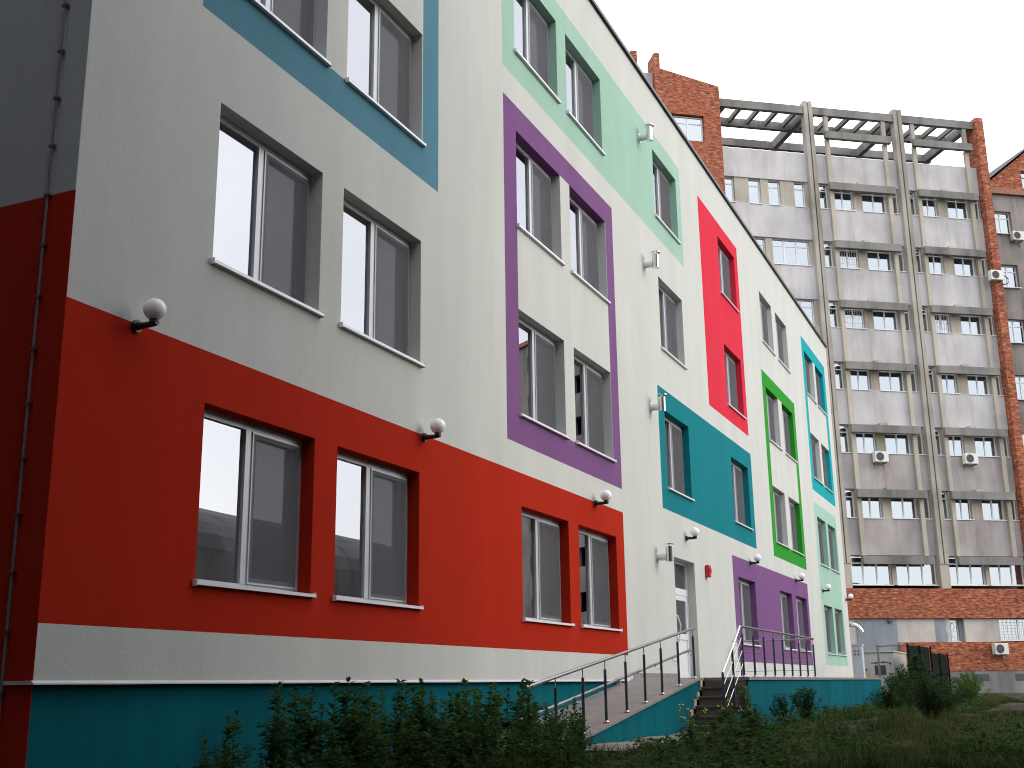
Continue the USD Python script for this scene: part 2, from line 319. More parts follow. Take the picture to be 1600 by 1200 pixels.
# end wall, two tones
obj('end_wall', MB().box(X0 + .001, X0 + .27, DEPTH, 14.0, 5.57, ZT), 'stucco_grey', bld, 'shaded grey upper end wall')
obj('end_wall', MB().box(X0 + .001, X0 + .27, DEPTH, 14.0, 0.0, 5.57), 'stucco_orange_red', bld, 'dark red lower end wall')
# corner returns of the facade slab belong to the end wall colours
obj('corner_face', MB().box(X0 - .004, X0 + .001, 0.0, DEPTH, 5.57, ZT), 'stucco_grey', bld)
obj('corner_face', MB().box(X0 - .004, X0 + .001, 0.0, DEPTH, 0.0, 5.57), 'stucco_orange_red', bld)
obj('far_wall', MB().box(X1 - .27, X1 - .001, DEPTH, 14.0, 0.0, ZT), 'stucco_white', bld)
obj('back_wall', MB().box(X0 + .27, X1 - .27, 13.7, 14.0, 0.0, ZT), 'stucco_white', bld)
obj('roof', MB().box(X0 + .27, X1 - .27, DEPTH, 13.7, ZT - .5, ZT - .2), 'roof_dark', bld)
cp = MB().box(X0 - .05, X1 + .05, -.06, .34, ZT + .001, ZT + .035).box(X0 - .05, X1 + .05, -.064, -.06, ZT - .03, ZT + .045).box(X0 - .05, X0 + .3, .34, 14.05, ZT + .001, ZT + .045).box(X1 - .3, X1 + .05, .34, 14.05, ZT + .001, ZT + .045)
obj('coping', cp, 'coping_dark', bld)
ib = MB().box(X0 + .3, X1 - .3, 1.25, 1.3, 0.5, ZT - .55)
for z in (1.6, 5.0, 8.0, 11.05): ib.box(X0 + .3, X1 - .3, DEPTH + .01, 1.25, z - .3, z)
for x in (10.36, 14.0, 17.66, 21.5, 26.8, 32.4, 36.0, 39.7, 43.25): ib.box(x - .06, x + .06, DEPTH + .12, 1.25, 1.6, ZT - .55)
obj('interior', ib, 'interior_dark', bld)
# windows: frame + left pane + right sash with insect screen + sill
def window(c, r):
    x0, x1 = COL[c]; z0, z1 = ROW[r]; xm = (x0 + x1) / 2 - .02
    y = DEPTH - .085
    f = MB()
    f.box(x0, x1, y, y + .07, z1 - .075, z1).box(x0, x1, y, y + .07, z0, z0 + .06)
    f.box(x0, x0 + .055, y, y + .07, z0 + .06, z1 - .075).box(x1 - .055, x1, y, y + .07, z0 + .06, z1 - .075)
    f.box(xm - .045, xm + .045, y - .006, y + .066, z0 + .06, z1 - .075)
    # right sash
    a0, a1, b0, b1 = xm + .05, x1 - .058, z0 + .064, z1 - .079
    f.box(a0, a1, y - .018, y + .05, b1 - .06, b1).box(a0, a1, y - .018, y + .05, b0, b0 + .06)
    f.box(a0, a0 + .06, y - .018, y + .05, b0 + .06, b1 - .06).box(a1 - .06, a1, y - .018, y + .05, b0 + .06, b1 - .06)
    w = obj('window', f, 'pvc_silver', bld)
    obj('glass_pane', MB().quad((x0 + .05, y + .03, z0 + .055), (xm - .04, y + .03, z0 + .055), (xm - .04, y + .03, z1 - .07), (x0 + .05, y + .03, z1 - .07)), 'glass_coated', w)
    obj('glass_pane', MB().quad((a0 + .055, y + .03, b0 + .055), (a1 - .055, y + .03, b0 + .055), (a1 - .055, y + .03, b1 - .055), (a0 + .055, y + .03, b1 - .055)), 'glass_coated', w)
    sf = MB().quad((a0 + .02, y - .024, b0 + .02), (a1 - .02, y - .024, b0 + .02), (a1 - .02, y - .024, b1 - .02), (a0 + .02, y - .024, b1 - .02))
    obj('insect_screen', sf, 'screen_mesh', w)
    sl = MB().box(x0 + .002, x1 - .002, -.045, y - .004, z0 + .002, z0 + .014).box(x0 - .03, x1 + .03, -.052, -.002, z0 - .018, z0 + .014).box(x0 - .034, x0 - .03, -.054, -.002, z0 - .03, z0 + .03).box(x1 + .03, x1 + .034, -.054, -.002, z0 - .03, z0 + .03)
    obj('sill', sl, 'sill_white', w)
for c, r, _ in op: window(c, r)
# entrance door
x0, x1, z0, z1 = DOOR; y = DEPTH - .07
d = MB().box(x0, x0 + .06, y, y + .06, z0, z1).box(x1 - .06, x1, y, y + .06, z0, z1).box(x0 + .06, x1 - .06, y, y + .06, z1 - .06, z1).box(x0 + .06, x1 - .06, y, y + .06, 3.42, 3.56)
d.box(x0 + .06, x0 + .17, y + .01, y + .065, z0, 3.42).box(x1 - .17, x1 - .06, y + .01, y + .065, z0, 3.42).box(x0 + .17, x1 - .17, y + .01, y + .065, 3.31, 3.42).box(x0 + .17, x1 - .17, y + .01, y + .065, z0, z0 + .1).box(x0 + .17, x1 - .17, y + .01, y + .065, 2.5, 2.62)
door = obj('door', d, 'pvc_white', bld, 'white glazed entrance door')
obj('door_panel', MB().box(x0 + .17, x1 - .17, y + .025, y + .05, z0 + .1, 2.5), 'pvc_white', door)
obj('glass_pane', MB().quad((x0 + .17, y + .04, 2.62), (x1 - .17, y + .04, 2.62), (x1 - .17, y + .04, 3.31), (x0 + .17, y + .04, 3.31)), 'glass_coated', door)
obj('glass_pane', MB().quad((x0 + .06, y + .04, 3.56), (x1 - .06, y + .04, 3.56), (x1 - .06, y + .04, z1 - .06), (x0 + .06, y + .04, z1 - .06)), 'glass_coated', door)
obj('handle', MB().tube([(x0 + .42, y + .01, 3.0), (x0 + .42, y - .07, 2.97), (x0 + .56, y - .09, 2.78), (x0 + .46, y - .07, 2.45), (x0 + .42, y + .01, 2.42)], .018), 'pvc_white', door, smooth=True)
for z in (2.0, 3.1): obj('hinge', MB().tube([(x1 - .1, y - .012, z), (x1 - .1, y - .012, z + .11)], .014, 6), 'pvc_white', door)
# lightning conductor on the end wall
cd = MB().tube([(X0 - .035, .27, .5), (X0 - .035, .27, ZT)], .011, 6)
cd2 = obj('lightning_cable', cd, 'metal_paint', bld)
for k in range(30):
    z = 1.15 + .44 * k
    obj('cable_clip', MB().box(X0 - .05, X0, .255, .285, z, z + .022).box(X0 - .045, X0 - .02, .235, .305, z + .002, z + .018), 'steel', cd2)

# ------------------------------------------------------------------ globe lamps
GX = [7.37, 12.54, 18.73, 24.35, 30.37, 36.47, 41.23, 46.33]
GL = ['white globe wall lamp on black arm nearest the grey end wall',
      'white globe wall lamp on black arm above the middle of the orange red field',
      'white globe wall lamp on black arm above the far end of the orange red field',
      'white globe wall lamp on black arm above the entrance door',
      'white globe wall lamp at the near end of the purple ground floor field',
      'white globe wall lamp at the far end of the purple ground floor field',
      'white globe wall lamp on black arm on the pale mint field near the far corner',
      'white globe wall lamp on black arm at the far corner of the white building']
def lamp(x, lab):
    t = thing('wall_lamp', lab, 'lamp', (x, 0, 4.60), group='globe lamps along the facade')
    obj('wall_plate', MB().mesh(trimesh.creation.cylinder(.055, .03, sections=24).apply_transform(trimesh.transformations.rotation_matrix(math.pi / 2, [1, 0, 0])).apply_translation((x, -.0152, 4.62))), 'black_plastic', t, smooth=40)
    obj('arm', MB().tube([(x, -.03, 4.62), (x, -.10, 4.617), (x, -.19, 4.618), (x, -.235, 4.63)], [.036, .028, .026, .03], 12).tube([(x, -.2, 4.625), (x, -.2, 4.66)], .042, 16), 'black_plastic', t, smooth=40)
    obj('globe', MB().mesh(trimesh.creation.icosphere(3, .097).apply_translation((x, -.2, 4.745))), 'globe_opal', t, smooth=True)
    return t
for x, l in zip(GX, GL): lamp(x, l)
# ------------------------------------------------------------------ flue terminals
def flue(z, lab):
    x = 22.22
    t = thing('flue_vent', lab, 'vent', (x, 0, z), group='steel flue outlets in a column on the facade')
    obj('wall_tube', MB().tube([(x, 0, z), (x, -.19, z)], .068, 20), 'pvc_white', t, smooth=40)
    obj('flange', MB().tube([(x, -.001, z), (x, -.014, z)], .1, 20), 'pvc_white', t, smooth=40)
    obj('outlet', MB().tube([(x, -.24, z - .1), (x, -.24, z + .2)], .07, 24), 'chrome', t, smooth=40)
    obj('rain_cap', MB().tube([(x, -.24, z + .235), (x, -.24, z + .25)], .105, 24).tube([(x - .05, -.24, z + .19), (x - .05, -.24, z + .24)], .006, 6).tube([(x + .05, -.24, z + .19), (x + .05, -.24, z + .24)], .006, 6), 'chrome', t, smooth=40)
for z, l in ((13.05, 'steel flue outlet on the pale mint field at the top of its column'), (10.13, 'steel flue outlet on the white wall between the pale mint and the teal fields'), (7.05, 'steel flue outlet at the upper near corner of the teal field'), (4.02, 'lowest steel flue outlet beside the globe lamp over the entrance door')): flue(z, l)
# siren
t = thing('alarm_siren', 'red alarm siren box mounted beside the entrance door', 'siren', (25.87, 0, 4.0))
def rbox(x0, x1, y0, y1, z0, z1, r=.03):
    import manifold3d as m3
    s = m3.Manifold.sphere(r, 16)
    return m3.Manifold.batch_hull([s.translate((x, y, z)) for x in (x0 + r, x1 - r) for y in (y0 + r, y1 - r) for z in (z0 + r, z1 - r)])
obj('housing', MB().mesh(rbox(25.78, 25.96, -.10, .0, 3.90, 4.18, .03)), 'red_plastic', t, smooth=40)
obj('lens', MB().mesh(rbox(25.8, 25.94, -.12, -.06, 4.0, 4.12, .025)), 'red_plastic', t, smooth=40)

# ------------------------------------------------------------------ ramp, landing, stairs, railings
ZL = 1.70
RX0, RX1 = 12.7, 20.40
def rz(x): return 0.70 + (ZL - .70) * (x - RX0) / (RX1 - RX0)
ramp = thing('access_ramp', 'sloping access ramp with tiled top and teal side wall leading up to the door', 'ramp', (RX0, -.6, .7))
sl = MB().add([(RX0, 0.045, rz(RX0)), (RX1, 0.045, ZL), (RX1, -1.23, ZL), (RX0, -1.23, rz(RX0)), (RX0, 0.045, rz(RX0) - .04), (RX1, 0.045, ZL - .04), (RX1, -1.23, ZL - .04), (RX0, -1.23, rz(RX0) - .04)],
             [(0, 3, 2, 1), (3, 7, 6, 2), (0, 1, 5, 4), (4, 5, 6, 7), (0, 4, 7, 3), (1, 2, 6, 5)])
slab = obj('ramp_slab', sl, 'tile_beige', ramp)
sw = MB().add([(RX0, -1.2, .2), (RX1, -1.2, .2), (RX1, -1.2, ZL - .042), (RX0, -1.2, rz(RX0) - .042), (RX0, -.9, .2), (RX1, -.9, .2), (RX1, -.9, ZL - .042), (RX0, -.9, rz(RX0) - .042)],
             [(0, 1, 2, 3), (4, 7, 6, 5), (0, 4, 5, 1), (3, 2, 6, 7), (0, 3, 7, 4), (1, 5, 6, 2)])
obj('side_wall', sw, 'plinth_teal', ramp)
skt = MB(); sxx = np.linspace(19.6, RX1, 3)
for i in range(2):
    skt.add([(sxx[i], .03, rz(sxx[i])), (sxx[i + 1] - .01, .03, rz(sxx[i + 1])), (sxx[i + 1] - .01, .03, rz(sxx[i + 1]) + .09), (sxx[i], .03, rz(sxx[i]) + .09)], [(0, 1, 2, 3)])
obj('skirting', skt, 'tile_beige', ramp)

land = thing('entrance_terrace', 'long raised terrace with teal front wall along the far half of the white building', 'terrace', (29, -1, .9))
TX1 = 38.5
obj('floor_slab', MB().box(RX1 + .002, 20.66, -1.23, .045, ZL - .05, ZL).box(20.66, TX1, -2.03, .045, ZL - .05, ZL), 'tile_beige', land)
obj('front_wall', MB().box(20.68, TX1 - .02, -2.0, -1.8, .2, ZL - .052).box(TX1 - .22, TX1 - .02, -1.8, 0, .2, ZL - .052).box(RX1 + .01, 20.67, -1.2, -.9, .2, ZL - .052).box(20.68, 20.8, -1.8, -1.2, .2, ZL - .3), 'plinth_teal', land)
for i in range(12):
    xa = 20.45 + i * .36
    if DOOR[0] - .3 < xa < DOOR[1]: continue
    obj('skirting_tile', MB().box(xa, xa + .352, -.012, -.001, ZL + .001, ZL + .10), 'tile_beige', land)

st = thing('entrance_stairs', 'short flight of brown tiled steps between the ramp wall and the terrace', 'stairs', (20, -1.6, .7))
NS, RUN, RISE = 6, .225, .155
obj('riser', MB().box(20.661, 20.679, -1.96, -1.235, ZL - RISE - .02, ZL - .051), 'tile_brown', st)
for k in range(NS):
    xa = 20.66 - RUN * (k + 1); zt = ZL - RISE * (k + 1)
    obj('step', MB().box(xa, 20.66 - RUN * k if k else 20.679, -1.965, -1.232, zt - .03, zt).box(xa + .02, 20.66 - RUN * k + .02, -1.96, -1.235, zt - RISE - .01, zt - .031), 'tile_brown', st)
    obj('side_wall', MB().box(xa + .005, 20.66 - RUN * k + (.0 if k else .015), -2.0, -1.966, .2, zt - .002), 'plinth_teal', st)
    a_ = rng.uniform(.02, .05); obj('raw_edge', MB().box(xa - .04, xa + RUN * .45, -1.231, -1.2005, zt - a_ - .02, zt + rng.uniform(.06, .11)), 'raw_plaster', st, 'bare broken plaster patch')

def railing(name, lab, loc): return thing(name, lab, 'railing', loc)
rl = railing('ramp_railing', 'sloping steel handrail with nine posts along the access ramp', (16.7, -1.15, .8))
px_ = [13.04, 13.9, 14.86, 15.74, 16.63, 17.52, 18.4, 19.37, 20.34]
def hz(x): return 1.59 + (2.54 - 1.59) * (x - 13.04) / (20.38 - 13.04)
def post(x, y, zb, zt, parent):
    p = obj('post', MB().tube([(x, y, zb), (x, y, zt - .13)], .021, 10), 'steel_dark', parent, smooth=40)
    obj('pin', MB().tube([(x, y, zt - .13), (x, y, zt)], .008, 6), 'steel', p)
    obj('base_flange', MB().tube([(x, y, zb + .001), (x, y, zb + .012), (x, y, zb + .03)], [.05, .048, .024], 14), 'chrome', p, smooth=30)
for x in px_: post(x, -1.15, rz(x), hz(x), rl)
obj('handrail', MB().tube([(x, -1.15, hz(x)) for x in np.linspace(12.98, 20.42, 6)], .023, 12), 'steel', rl, smooth=40)
lowr = obj('lower_rail', MB().tube([(x, -1.07, hz(x) - .37) for x in np.linspace(12.75, 20.45, 6)], .02, 10), 'steel', rl, smooth=40)
for x in px_[1:]:
    obj('bracket', MB().tube([(x, -1.13, hz(x) - .44), (x - .03, -1.1, hz(x) - .455), (x - .05, -1.075, hz(x) - .43), (x - .05, -1.07, hz(x) - .385)], .006, 6), 'steel', lowr)
tr = railing('terrace_railing', 'level steel railing with nine posts on the terrace in front of the purple field', (24, -1.9, ZL))
tx = np.linspace(20.72, 27.65, 9); YR = -1.93; ZH = 2.56
for x in tx: post(x, YR, ZL, ZH, tr)
obj('handrail', MB().tube([(20.6, YR, ZH), (24, YR, ZH), (27.72, YR, ZH)], .023, 12), 'steel', tr, smooth=40)
for z in (2.3, 2.08, 1.86): obj('cross_bar', MB().tube([(27.65, YR, z), (27.65, -.1, z)], .007, 6), 'steel', tr)
obj('handrail', MB().tube([(27.65, YR, ZH - .01), (27.65, -.06, ZH - .01)], .02, 10), 'steel', tr, smooth=40)
post(27.65, -.25, ZL, ZH, tr)
obj('cross_bar', MB().tube([(20.8, YR + .1, 2.14), (27.6, YR + .1, 2.14)], .007, 6), 'steel', tr)
sr = railing('stair_railing', 'short steep bright steel handrail with thin bars beside the steps', (20, -1.93, 1))
obj('handrail', MB().tube([(20.6, YR, ZH), (20.0, YR, 2.2), (19.22, YR, 1.76)], .021, 12), 'chrome', sr, smooth=40)
for dz in (.2, .42, .64): obj('cross_bar', MB().tube([(20.66, YR, ZH - dz), (19.28, YR, 1.79 - dz)], .007, 6), 'chrome', sr)
for x, zb in ((19.22, .75), (19.95, 1.22)):
    zt = 1.76 + (x - 19.22) * .575
    obj('post', MB().tube([(x, YR, zb), (x, YR, zt)], .021, 10), 'steel_dark', sr, smooth=40)

# ------------------------------------------------------------------ the tower block (local frame: x along its front, y into the block)
TO = (61.3107, -1.239, 0.95); TR = -54.0
tw = thing('hospital_tower', 'tall grey concrete and brick hospital block with sunshade beams and a roof pergola', 'building', TO, TR)
ZO = TO[2]
class TB(MB):
    def box(s, x0, x1, y0, y1, z0, z1): return super().box(x0, x1, y0, y1, z0 - ZO, z1 - ZO)
def tz(pts): return [(p[0], p[1], p[2] - ZO) for p in pts]
SILL = [6.18 + 3.3 * k for k in range(7)]; HH = 1.45
P1, P2, PE = -3.76, 1.55, 6.2
bays = [(-8.95, P1), (P1, P2), (P2, PE)]
# spandrels
for bi, (a0, a1) in enumerate(bays):
    for k in range(1, 7):
        g0 = .2 if bi else 0.0
        obj('spandrel', TB().box(a0 + g0, a1 - .2 if bi < 2 else a1, 0, .55, SILL[k - 1] + HH, SILL[k]), 'concrete_panel' if k > 2 else 'concrete_panel_worn_shaded', tw)
    obj('parapet', TB().box(a0 + (.2 if bi else 0), a1 - .2 if bi < 2 else a1, 0, .4, SILL[6] + HH, 29.08), 'concrete_panel', tw)
obj('core', TB().box(-14, 6.7, 1.35, 14, ZO - .4, 28.6), 'interior_dark', tw)
obj('slab', TB().box(-13.9, 6.6, .4, 14, 28.6, 28.75), 'roof_dark', tw)
# window lists
wins = {}
for k in range(7):
    L = []
    if k == 0:
        L = [(-3.42, -1.2, 3), (-.95, 1.27, 3), (1.75, 3.97, 3), (4.2, 6.18, 3), (-6.3, -4.2, 3)]
    else:
        L = [(-3.5, -2.85, 1), (-2.58, -1.38, 2), (-.88, .55, 2), (.82, 1.28, 1), (1.82, 2.32, 1), (2.58, 3.6, 2), (4.2, 5.48, 2), (5.76, 6.18, 1)]
        L += [(-8.77, -8.18, 1), (-7.38, -6.7, 1), (-6.27, -5.58, 1), (-4.8, -4.15, 1)] if k == 6 else [(-7.35, -6.65, 1), (-6.27, -4.17, 3)]
    wins[k] = sorted(L)
BAR = {(5, 3), (4, 3), (4, 7)}
def win(parent, s0, s1, n, z0, z1, d, barred=False, curtain=None, fm='pvc_white', transom=True):
    f = TB(); w = .055
    f.box(s0, s1, d, d + .06, z0, z0 + w).box(s0, s1, d, d + .06, z1 - w, z1).box(s0, s0 + w, d, d + .06, z0 + w, z1 - w).box(s1 - w, s1, d, d + .06, z0 + w, z1 - w)
    zt = z1 - .38
    if transom: f.box(s0 + w, s1 - w, d + .002, d + .058, zt - .03, zt + .03)
    e = np.linspace(s0, s1, n + 1)
    for x in e[1:-1]:
        f.box(x - .035, x + .035, d - .002, d + .062, z0 + w, (zt - .03) if transom else z1 - w)
        if transom: f.box(x - .03, x + .03, d - .002, d + .062, zt + .03, z1 - w)
    wd = obj('window', f, fm, parent)
    for i in range(n):
        obj('pane', MB().quad(*tz([(e[i] + .02, d + .03 + .002 * (i % 2), z0 + .03), (e[i + 1] - .02, d + .03 + .004 * rng.uniform(-1, 1), z0 + .03), (e[i + 1] - .02, d + .03 + .004 * rng.uniform(-1, 1), z1 - .03), (e[i] + .02, d + .03 + .003 * rng.uniform(-1, 1), z1 - .03)])), 'glass_old', wd)
    obj('sill', TB().box(s0 - .02, s1 + .02, -.04 if d < 2 else d - .35, d - .002, z0 - .035, z0 - .001), 'pvc_white', wd)
    if barred:
        b = MB()
        for x in np.arange(s0 + .1, s1 - .05, .14): b.tube(tz([(x, d - .1, z0 + .08), (x, d - .1, z1 - .45)]), .009, 5)
        for z in np.arange(z0 + .1, z1 - .4, .28): b.tube(tz([(s0 + .06, d - .1, z), (s1 - .06, d - .1, z)]), .007, 5)
        obj('window_bars', b, 'pvc_white', wd)
    if curtain:
        cx = np.linspace(s0 + .05, s1 - .05, max(8, int((s1 - s0) * 22))); cy = d + .28 + .035 * np.sin(cx * 38)
        c = MB()
        for i in range(len(cx) - 1): c.quad(*tz([(cx[i], cy[i], z0), (cx[i + 1], cy[i + 1], z0), (cx[i + 1], cy[i + 1], z1), (cx[i], cy[i], z1)]))
        obj('curtain', c, curtain, wd)
    return wd
for k in range(7):
    z0 = SILL[k]; z1 = z0 + HH
    prev = -8.95
    for i, (s0, s1, n) in enumerate(wins[k]):
        if s0 - prev > .02: obj('wall_pier', TB().box(prev, s0, .06, .5, z0, z1), 'concrete_fin', tw)
        prev = s1
        cur = None
        u = rng.random()
        if k == 0: cur = 'curtain_teal' if u < .75 else 'curtain_white'
        elif u < .2: cur = 'curtain_blue'
        elif u < .3: cur = 'curtain_white'
        win(tw, s0, s1, n, z0, z1, .2, barred=(k, i) in BAR, curtain=cur)
    if PE - prev > .02: obj('wall_pier', TB().box(prev, PE, .06, .5, z0, z1), 'concrete_fin', tw)
# fins, double pilasters
FINS = [(-2.84, -2.60), (.57, .80), (2.34, 2.56), (5.5, 5.74)]
for a0, a1 in FINS:
    for k in range(0, 7):
        zb = SILL[k] + 1.42; zt = SILL[k + 1] + .97 if k < 6 else 29.95
        obj('fin', TB().box(a0, a1, -.15, -.001, zb, zt), 'concrete_fin', tw)
    obj('fin', TB().box(a0, a1, -.15, -.001, 30.32, 31.36), 'concrete_pilaster', tw)
for P in (P1, P2):
    for q0, q1 in ((-.245, -.035), (.035, .245)):
        obj('pilaster', TB().box(P + q0, P + q1, -.24, .17, 7.2, 32.1), 'concrete_pilaster', tw)
    obj('pilaster_joint', TB().box(P - .034, P + .034, -.08, .16, 7.2, 29.0), 'ac_dark', tw)
    obj('lower_pier', TB().box(P - .25, P + .25, -.2, .5, 6.0, 7.199), 'concrete_fin', tw)
# sunshade beams with brackets
for k in range(0, 8):
    zb = (SILL[k] + .98) if k < 7 else 29.94
    for (a0, a1, mid) in ((-2.92, .92, -1.1), (2.28, 5.85, 3.9)):
        bm = obj('sunshade_beam', TB().box(a0, a1, -.40, -.16, zb, zb + .40), 'concrete_beam', tw)
        if k < 7:
            obj('bracket', TB().box(mid - .22, mid + .22, -.159, -.001, zb + .12, zb + .38), 'concrete_fin', bm)
for k in range(1, 7):
    for mid in (-1.1, 3.9):
        obj('bracket_block', TB().box(mid - .2, mid + .2, -.36, -.001, SILL[k] + 1.382, SILL[k] + 1.5), 'concrete_fin', tw)
# roof pergola
pg = MB
for (d0, d1, z0, z1) in ((-.2, .05, 31.36, 31.80), (1.8, 2.05, 31.36, 31.80), (4.1, 4.35, 31.36, 31.80)):
    obj('pergola_beam', TB().box(-9.0, 6.2, d0, d1, z0, z1), 'concrete_beam', tw)
for x in np.arange(-8.6, 6.0, 1.06): obj('pergola_slat', TB().box(x, x + .16, .051, 1.799, 31.5, 31.75), 'concrete_beam', tw)
for x in (P1, P2, 5.9, -8.6): obj('cross_beam', TB().box(x - .15, x + .15, .052, 4.099, 31.34, 31.82), 'concrete_beam', tw)
for x in (P1, P2, 5.9, -8.6): obj('roof_post', TB().box(x - .12, x + .12, 4.11, 4.34, 28.75, 31.359), 'concrete_beam', tw)
# brick pier at the right and brick bands below
obj('brick_pier', TB().box(6.22, 6.68, -.42, .9, 5.99, 31.95), 'brick_orange', tw)
obj('brick_band', TB().box(-12.5, 9.5, -.3, .8, 4.55, 5.98), 'brick_orange', tw, 'upper red brick band')
obj('brick_band', TB().box(-1.35, 9.5, -.3, .8, 2.02, 3.40), 'brick_orange', tw, 'lower red brick band')
obj('base_course', TB().box(-1.35, 9.5, -.28, .8, 0.4, 2.018), 'base_grey', tw)
for s0 in (2.42, 4.72, 7.2):
    obj('cellar_vent', TB().box(s0, s0 + .85, -.29, -.281, 1.53, 1.86), 'ac_dark', tw)
# ground floor strip
obj('wall_panel', TB().box(-9, -3.5, -.18, .8, .4, 4.549), 'render_cream', tw)
obj('wall_panel', TB().box(-3.498, -1.352, -.2, .8, .4, 4.549), 'render_grey', tw, 'large unpainted grey render panel')
obj('wall_panel', TB().box(-1.35, .70, -.18, .8, 3.402, 4.549), 'render_cream', tw)
pp = Polygon([(.70, 3.402), (1.30, 3.402), (1.36, 3.7), (1.27, 4.0), (1.33, 4.3), (1.2, 4.549), (.70, 4.549)])
m = trimesh.creation.extrude_polygon(pp, .8, engine='earcut')
obj('wall_panel', MB().add(np.stack([m.vertices[:, 0], m.vertices[:, 2] - .19, m.vertices[:, 1] - ZO], 1), m.faces[:, ::-1]), 'render_grey', tw, 'ragged grey patch of bare render')
obj('wall_panel', TB().box(1.2, 1.52, -.178, .8, 3.402, 4.549), 'render_cream', tw)
obj('wall_panel', TB().box(2.30, 4.22, -.18, .8, 3.402, 4.549), 'render_cream', tw)
win(tw, 1.52, 2.12, 1, 3.45, 4.5, .1, barred=False, transom=False)
obj('wall_panel', TB().box(2.12, 2.30, .0, .8, 3.402, 4.549), 'render_grey', tw)
gw = win(tw, 4.22, 6.4, 2, 3.47, 4.52, -.12, transom=False)
gb = MB()
for x in np.arange(4.35, 6.4, .22): gb.tube(tz([(x, -.2, 3.52), (x, -.2, 4.48)]), .01, 5)
for z in np.arange(3.6, 4.5, .15): gb.tube(tz([(4.26, -.2, z), (6.36, -.2, z)]), .008, 5)
obj('window_bars', gb, 'pvc_white', gw)
g2 = MB()
for (a, b) in (((1.58, 3.5), (1.9, 4.4)), ((1.9, 4.4), (2.06, 4.1)), ((1.58, 4.1), (1.82, 4.4)), ((1.58, 3.95), (2.06, 3.95)), ((1.82, 3.5), (1.82, 4.4)), ((1.58, 3.9), (2.06, 3.55))): g2.tube(tz([(a[0], .0, a[1]), (b[0], .0, b[1])]), .011, 5)
obj('window_bars', g2, 'pvc_white', tw)
obj('wall_panel', TB().box(6.4, 9.5, -.18, .8, 3.402, 4.549), 'render_cream', tw)
obj('round_vent', MB().tube(tz([(-1.72, -.28, 4.42), (-1.72, -.199, 4.42)]), .11, 14), 'ac_dark', tw)
# brick stair volume at the left
bv = Polygon([(-12.2, 5.99), (-8.95, 5.99), (-8.95, 32.3), (-12.2, 33.05)]).difference(SB(-11.65, 29.02, -9.9, 30.5))
m = trimesh.creation.extrude_polygon(bv, 1.0, engine='earcut')
obj('brick_wall', MB().add(np.stack([m.vertices[:, 0], m.vertices[:, 2] - .5, m.vertices[:, 1] - ZO], 1), m.faces[:, ::-1]), 'brick_orange', tw, 'slanted brick stair wall')
obj('brick_wall', TB().box(-9.3, -8.951, .5, 8, 27, 32.2), 'brick_orange', tw)
obj('wall_lining', TB().box(-12.2, -9.31, .6, .9, 5.99, 31.9), 'interior_dark', tw)
win(tw, -11.63, -9.92, 2, 29.06, 30.46, -.3)
for a0, a1 in ((-12.5, -12.21), (-13.8, -13.45)): obj('brick_chimney', TB().box(a0, a1, -.56, .5, 26, 33.9), 'brick_orange', tw)
obj('stair_wall', TB().box(-13.449, -12.51, -.2, .8, 5.99, 32.88), 'concrete_panel', tw)
obj('stair_wall', TB().box(-16.5, -13.81, -.4, .8, 5.99, 33.2), 'brick_orange', tw)
win(tw, -13.3, -12.56, 1, 31.0, 32.0, -.3)
obj('lightning_rod', MB().tube(tz([(-12.4, 0, 33.9), (-12.4, 0, 36.2)]), .014, 5), 'steel_dark', tw)

# right wing
wg = thing('hospital_wing', 'darker grey hospital wing with brick gable standing back right of the tall block', 'building', TO, TR)
W0, W1 = 6.6, 44.0
wl = SB(W0, .4, W1, 29.05)
WS = [6.8 + 3.3 * k for k in range(7)]
wcols = [(9.0 + 3.35 * i, 10.25 + 3.35 * i) for i in range(10)]
holes = unary_union([SB(a, z, b, z + 1.42) for a, b in wcols for z in WS])
m = trimesh.creation.extrude_polygon(wl.difference(holes), .4, engine='earcut')
obj('wall', MB().add(np.stack([m.vertices[:, 0], m.vertices[:, 2] + 3.0, m.vertices[:, 1] - ZO], 1), m.faces[:, ::-1]), 'wing_grey', wg)
obj('core', TB().box(W0, W1, 4.0, 14, .4, 29.0), 'interior_dark', wg)
obj('side_wall', TB().box(W1 - .4, W1, 3.401, 14, .4, 29.0), 'wing_grey', wg)
for i in range(4):
    for k in range(7): win(wg, wcols[i][0], wcols[i][1], 2, WS[k], WS[k] + 1.42, 3.2, curtain='curtain_white' if rng.random() < .5 else None)
gp = Polygon([(8.2, 29.42), (8.55, 29.42), (13.0, 33.0), (17.5, 29.42), (8.55, 29.42)]).buffer(0).difference(SB(11.2, 29.5, 13.4, 30.7))
m = trimesh.creation.extrude_polygon(gp, .5, engine='earcut')
obj('gable', MB().add(np.stack([m.vertices[:, 0], m.vertices[:, 2] + 2.9, m.vertices[:, 1] - ZO], 1), m.faces[:, ::-1]), 'brick_orange', wg)
win(wg, 11.22, 13.38, 2, 29.52, 30.68, 3.1, fm='metal_paint')
obj('eave_band', TB().box(W0, W1, 2.8, 3.5, 29.06, 29.41), 'band_brown', wg)
rf = MB().add(tz([(8.3, 2.7, 29.42), (13.0, 2.7, 33.1), (17.7, 2.7, 29.42), (8.3, 13, 29.42), (13.0, 13, 33.1), (17.7, 13, 29.42)]), [(0, 1, 4, 3), (1, 2, 5, 4)])
obj('roof', rf, 'roof_dark', wg)

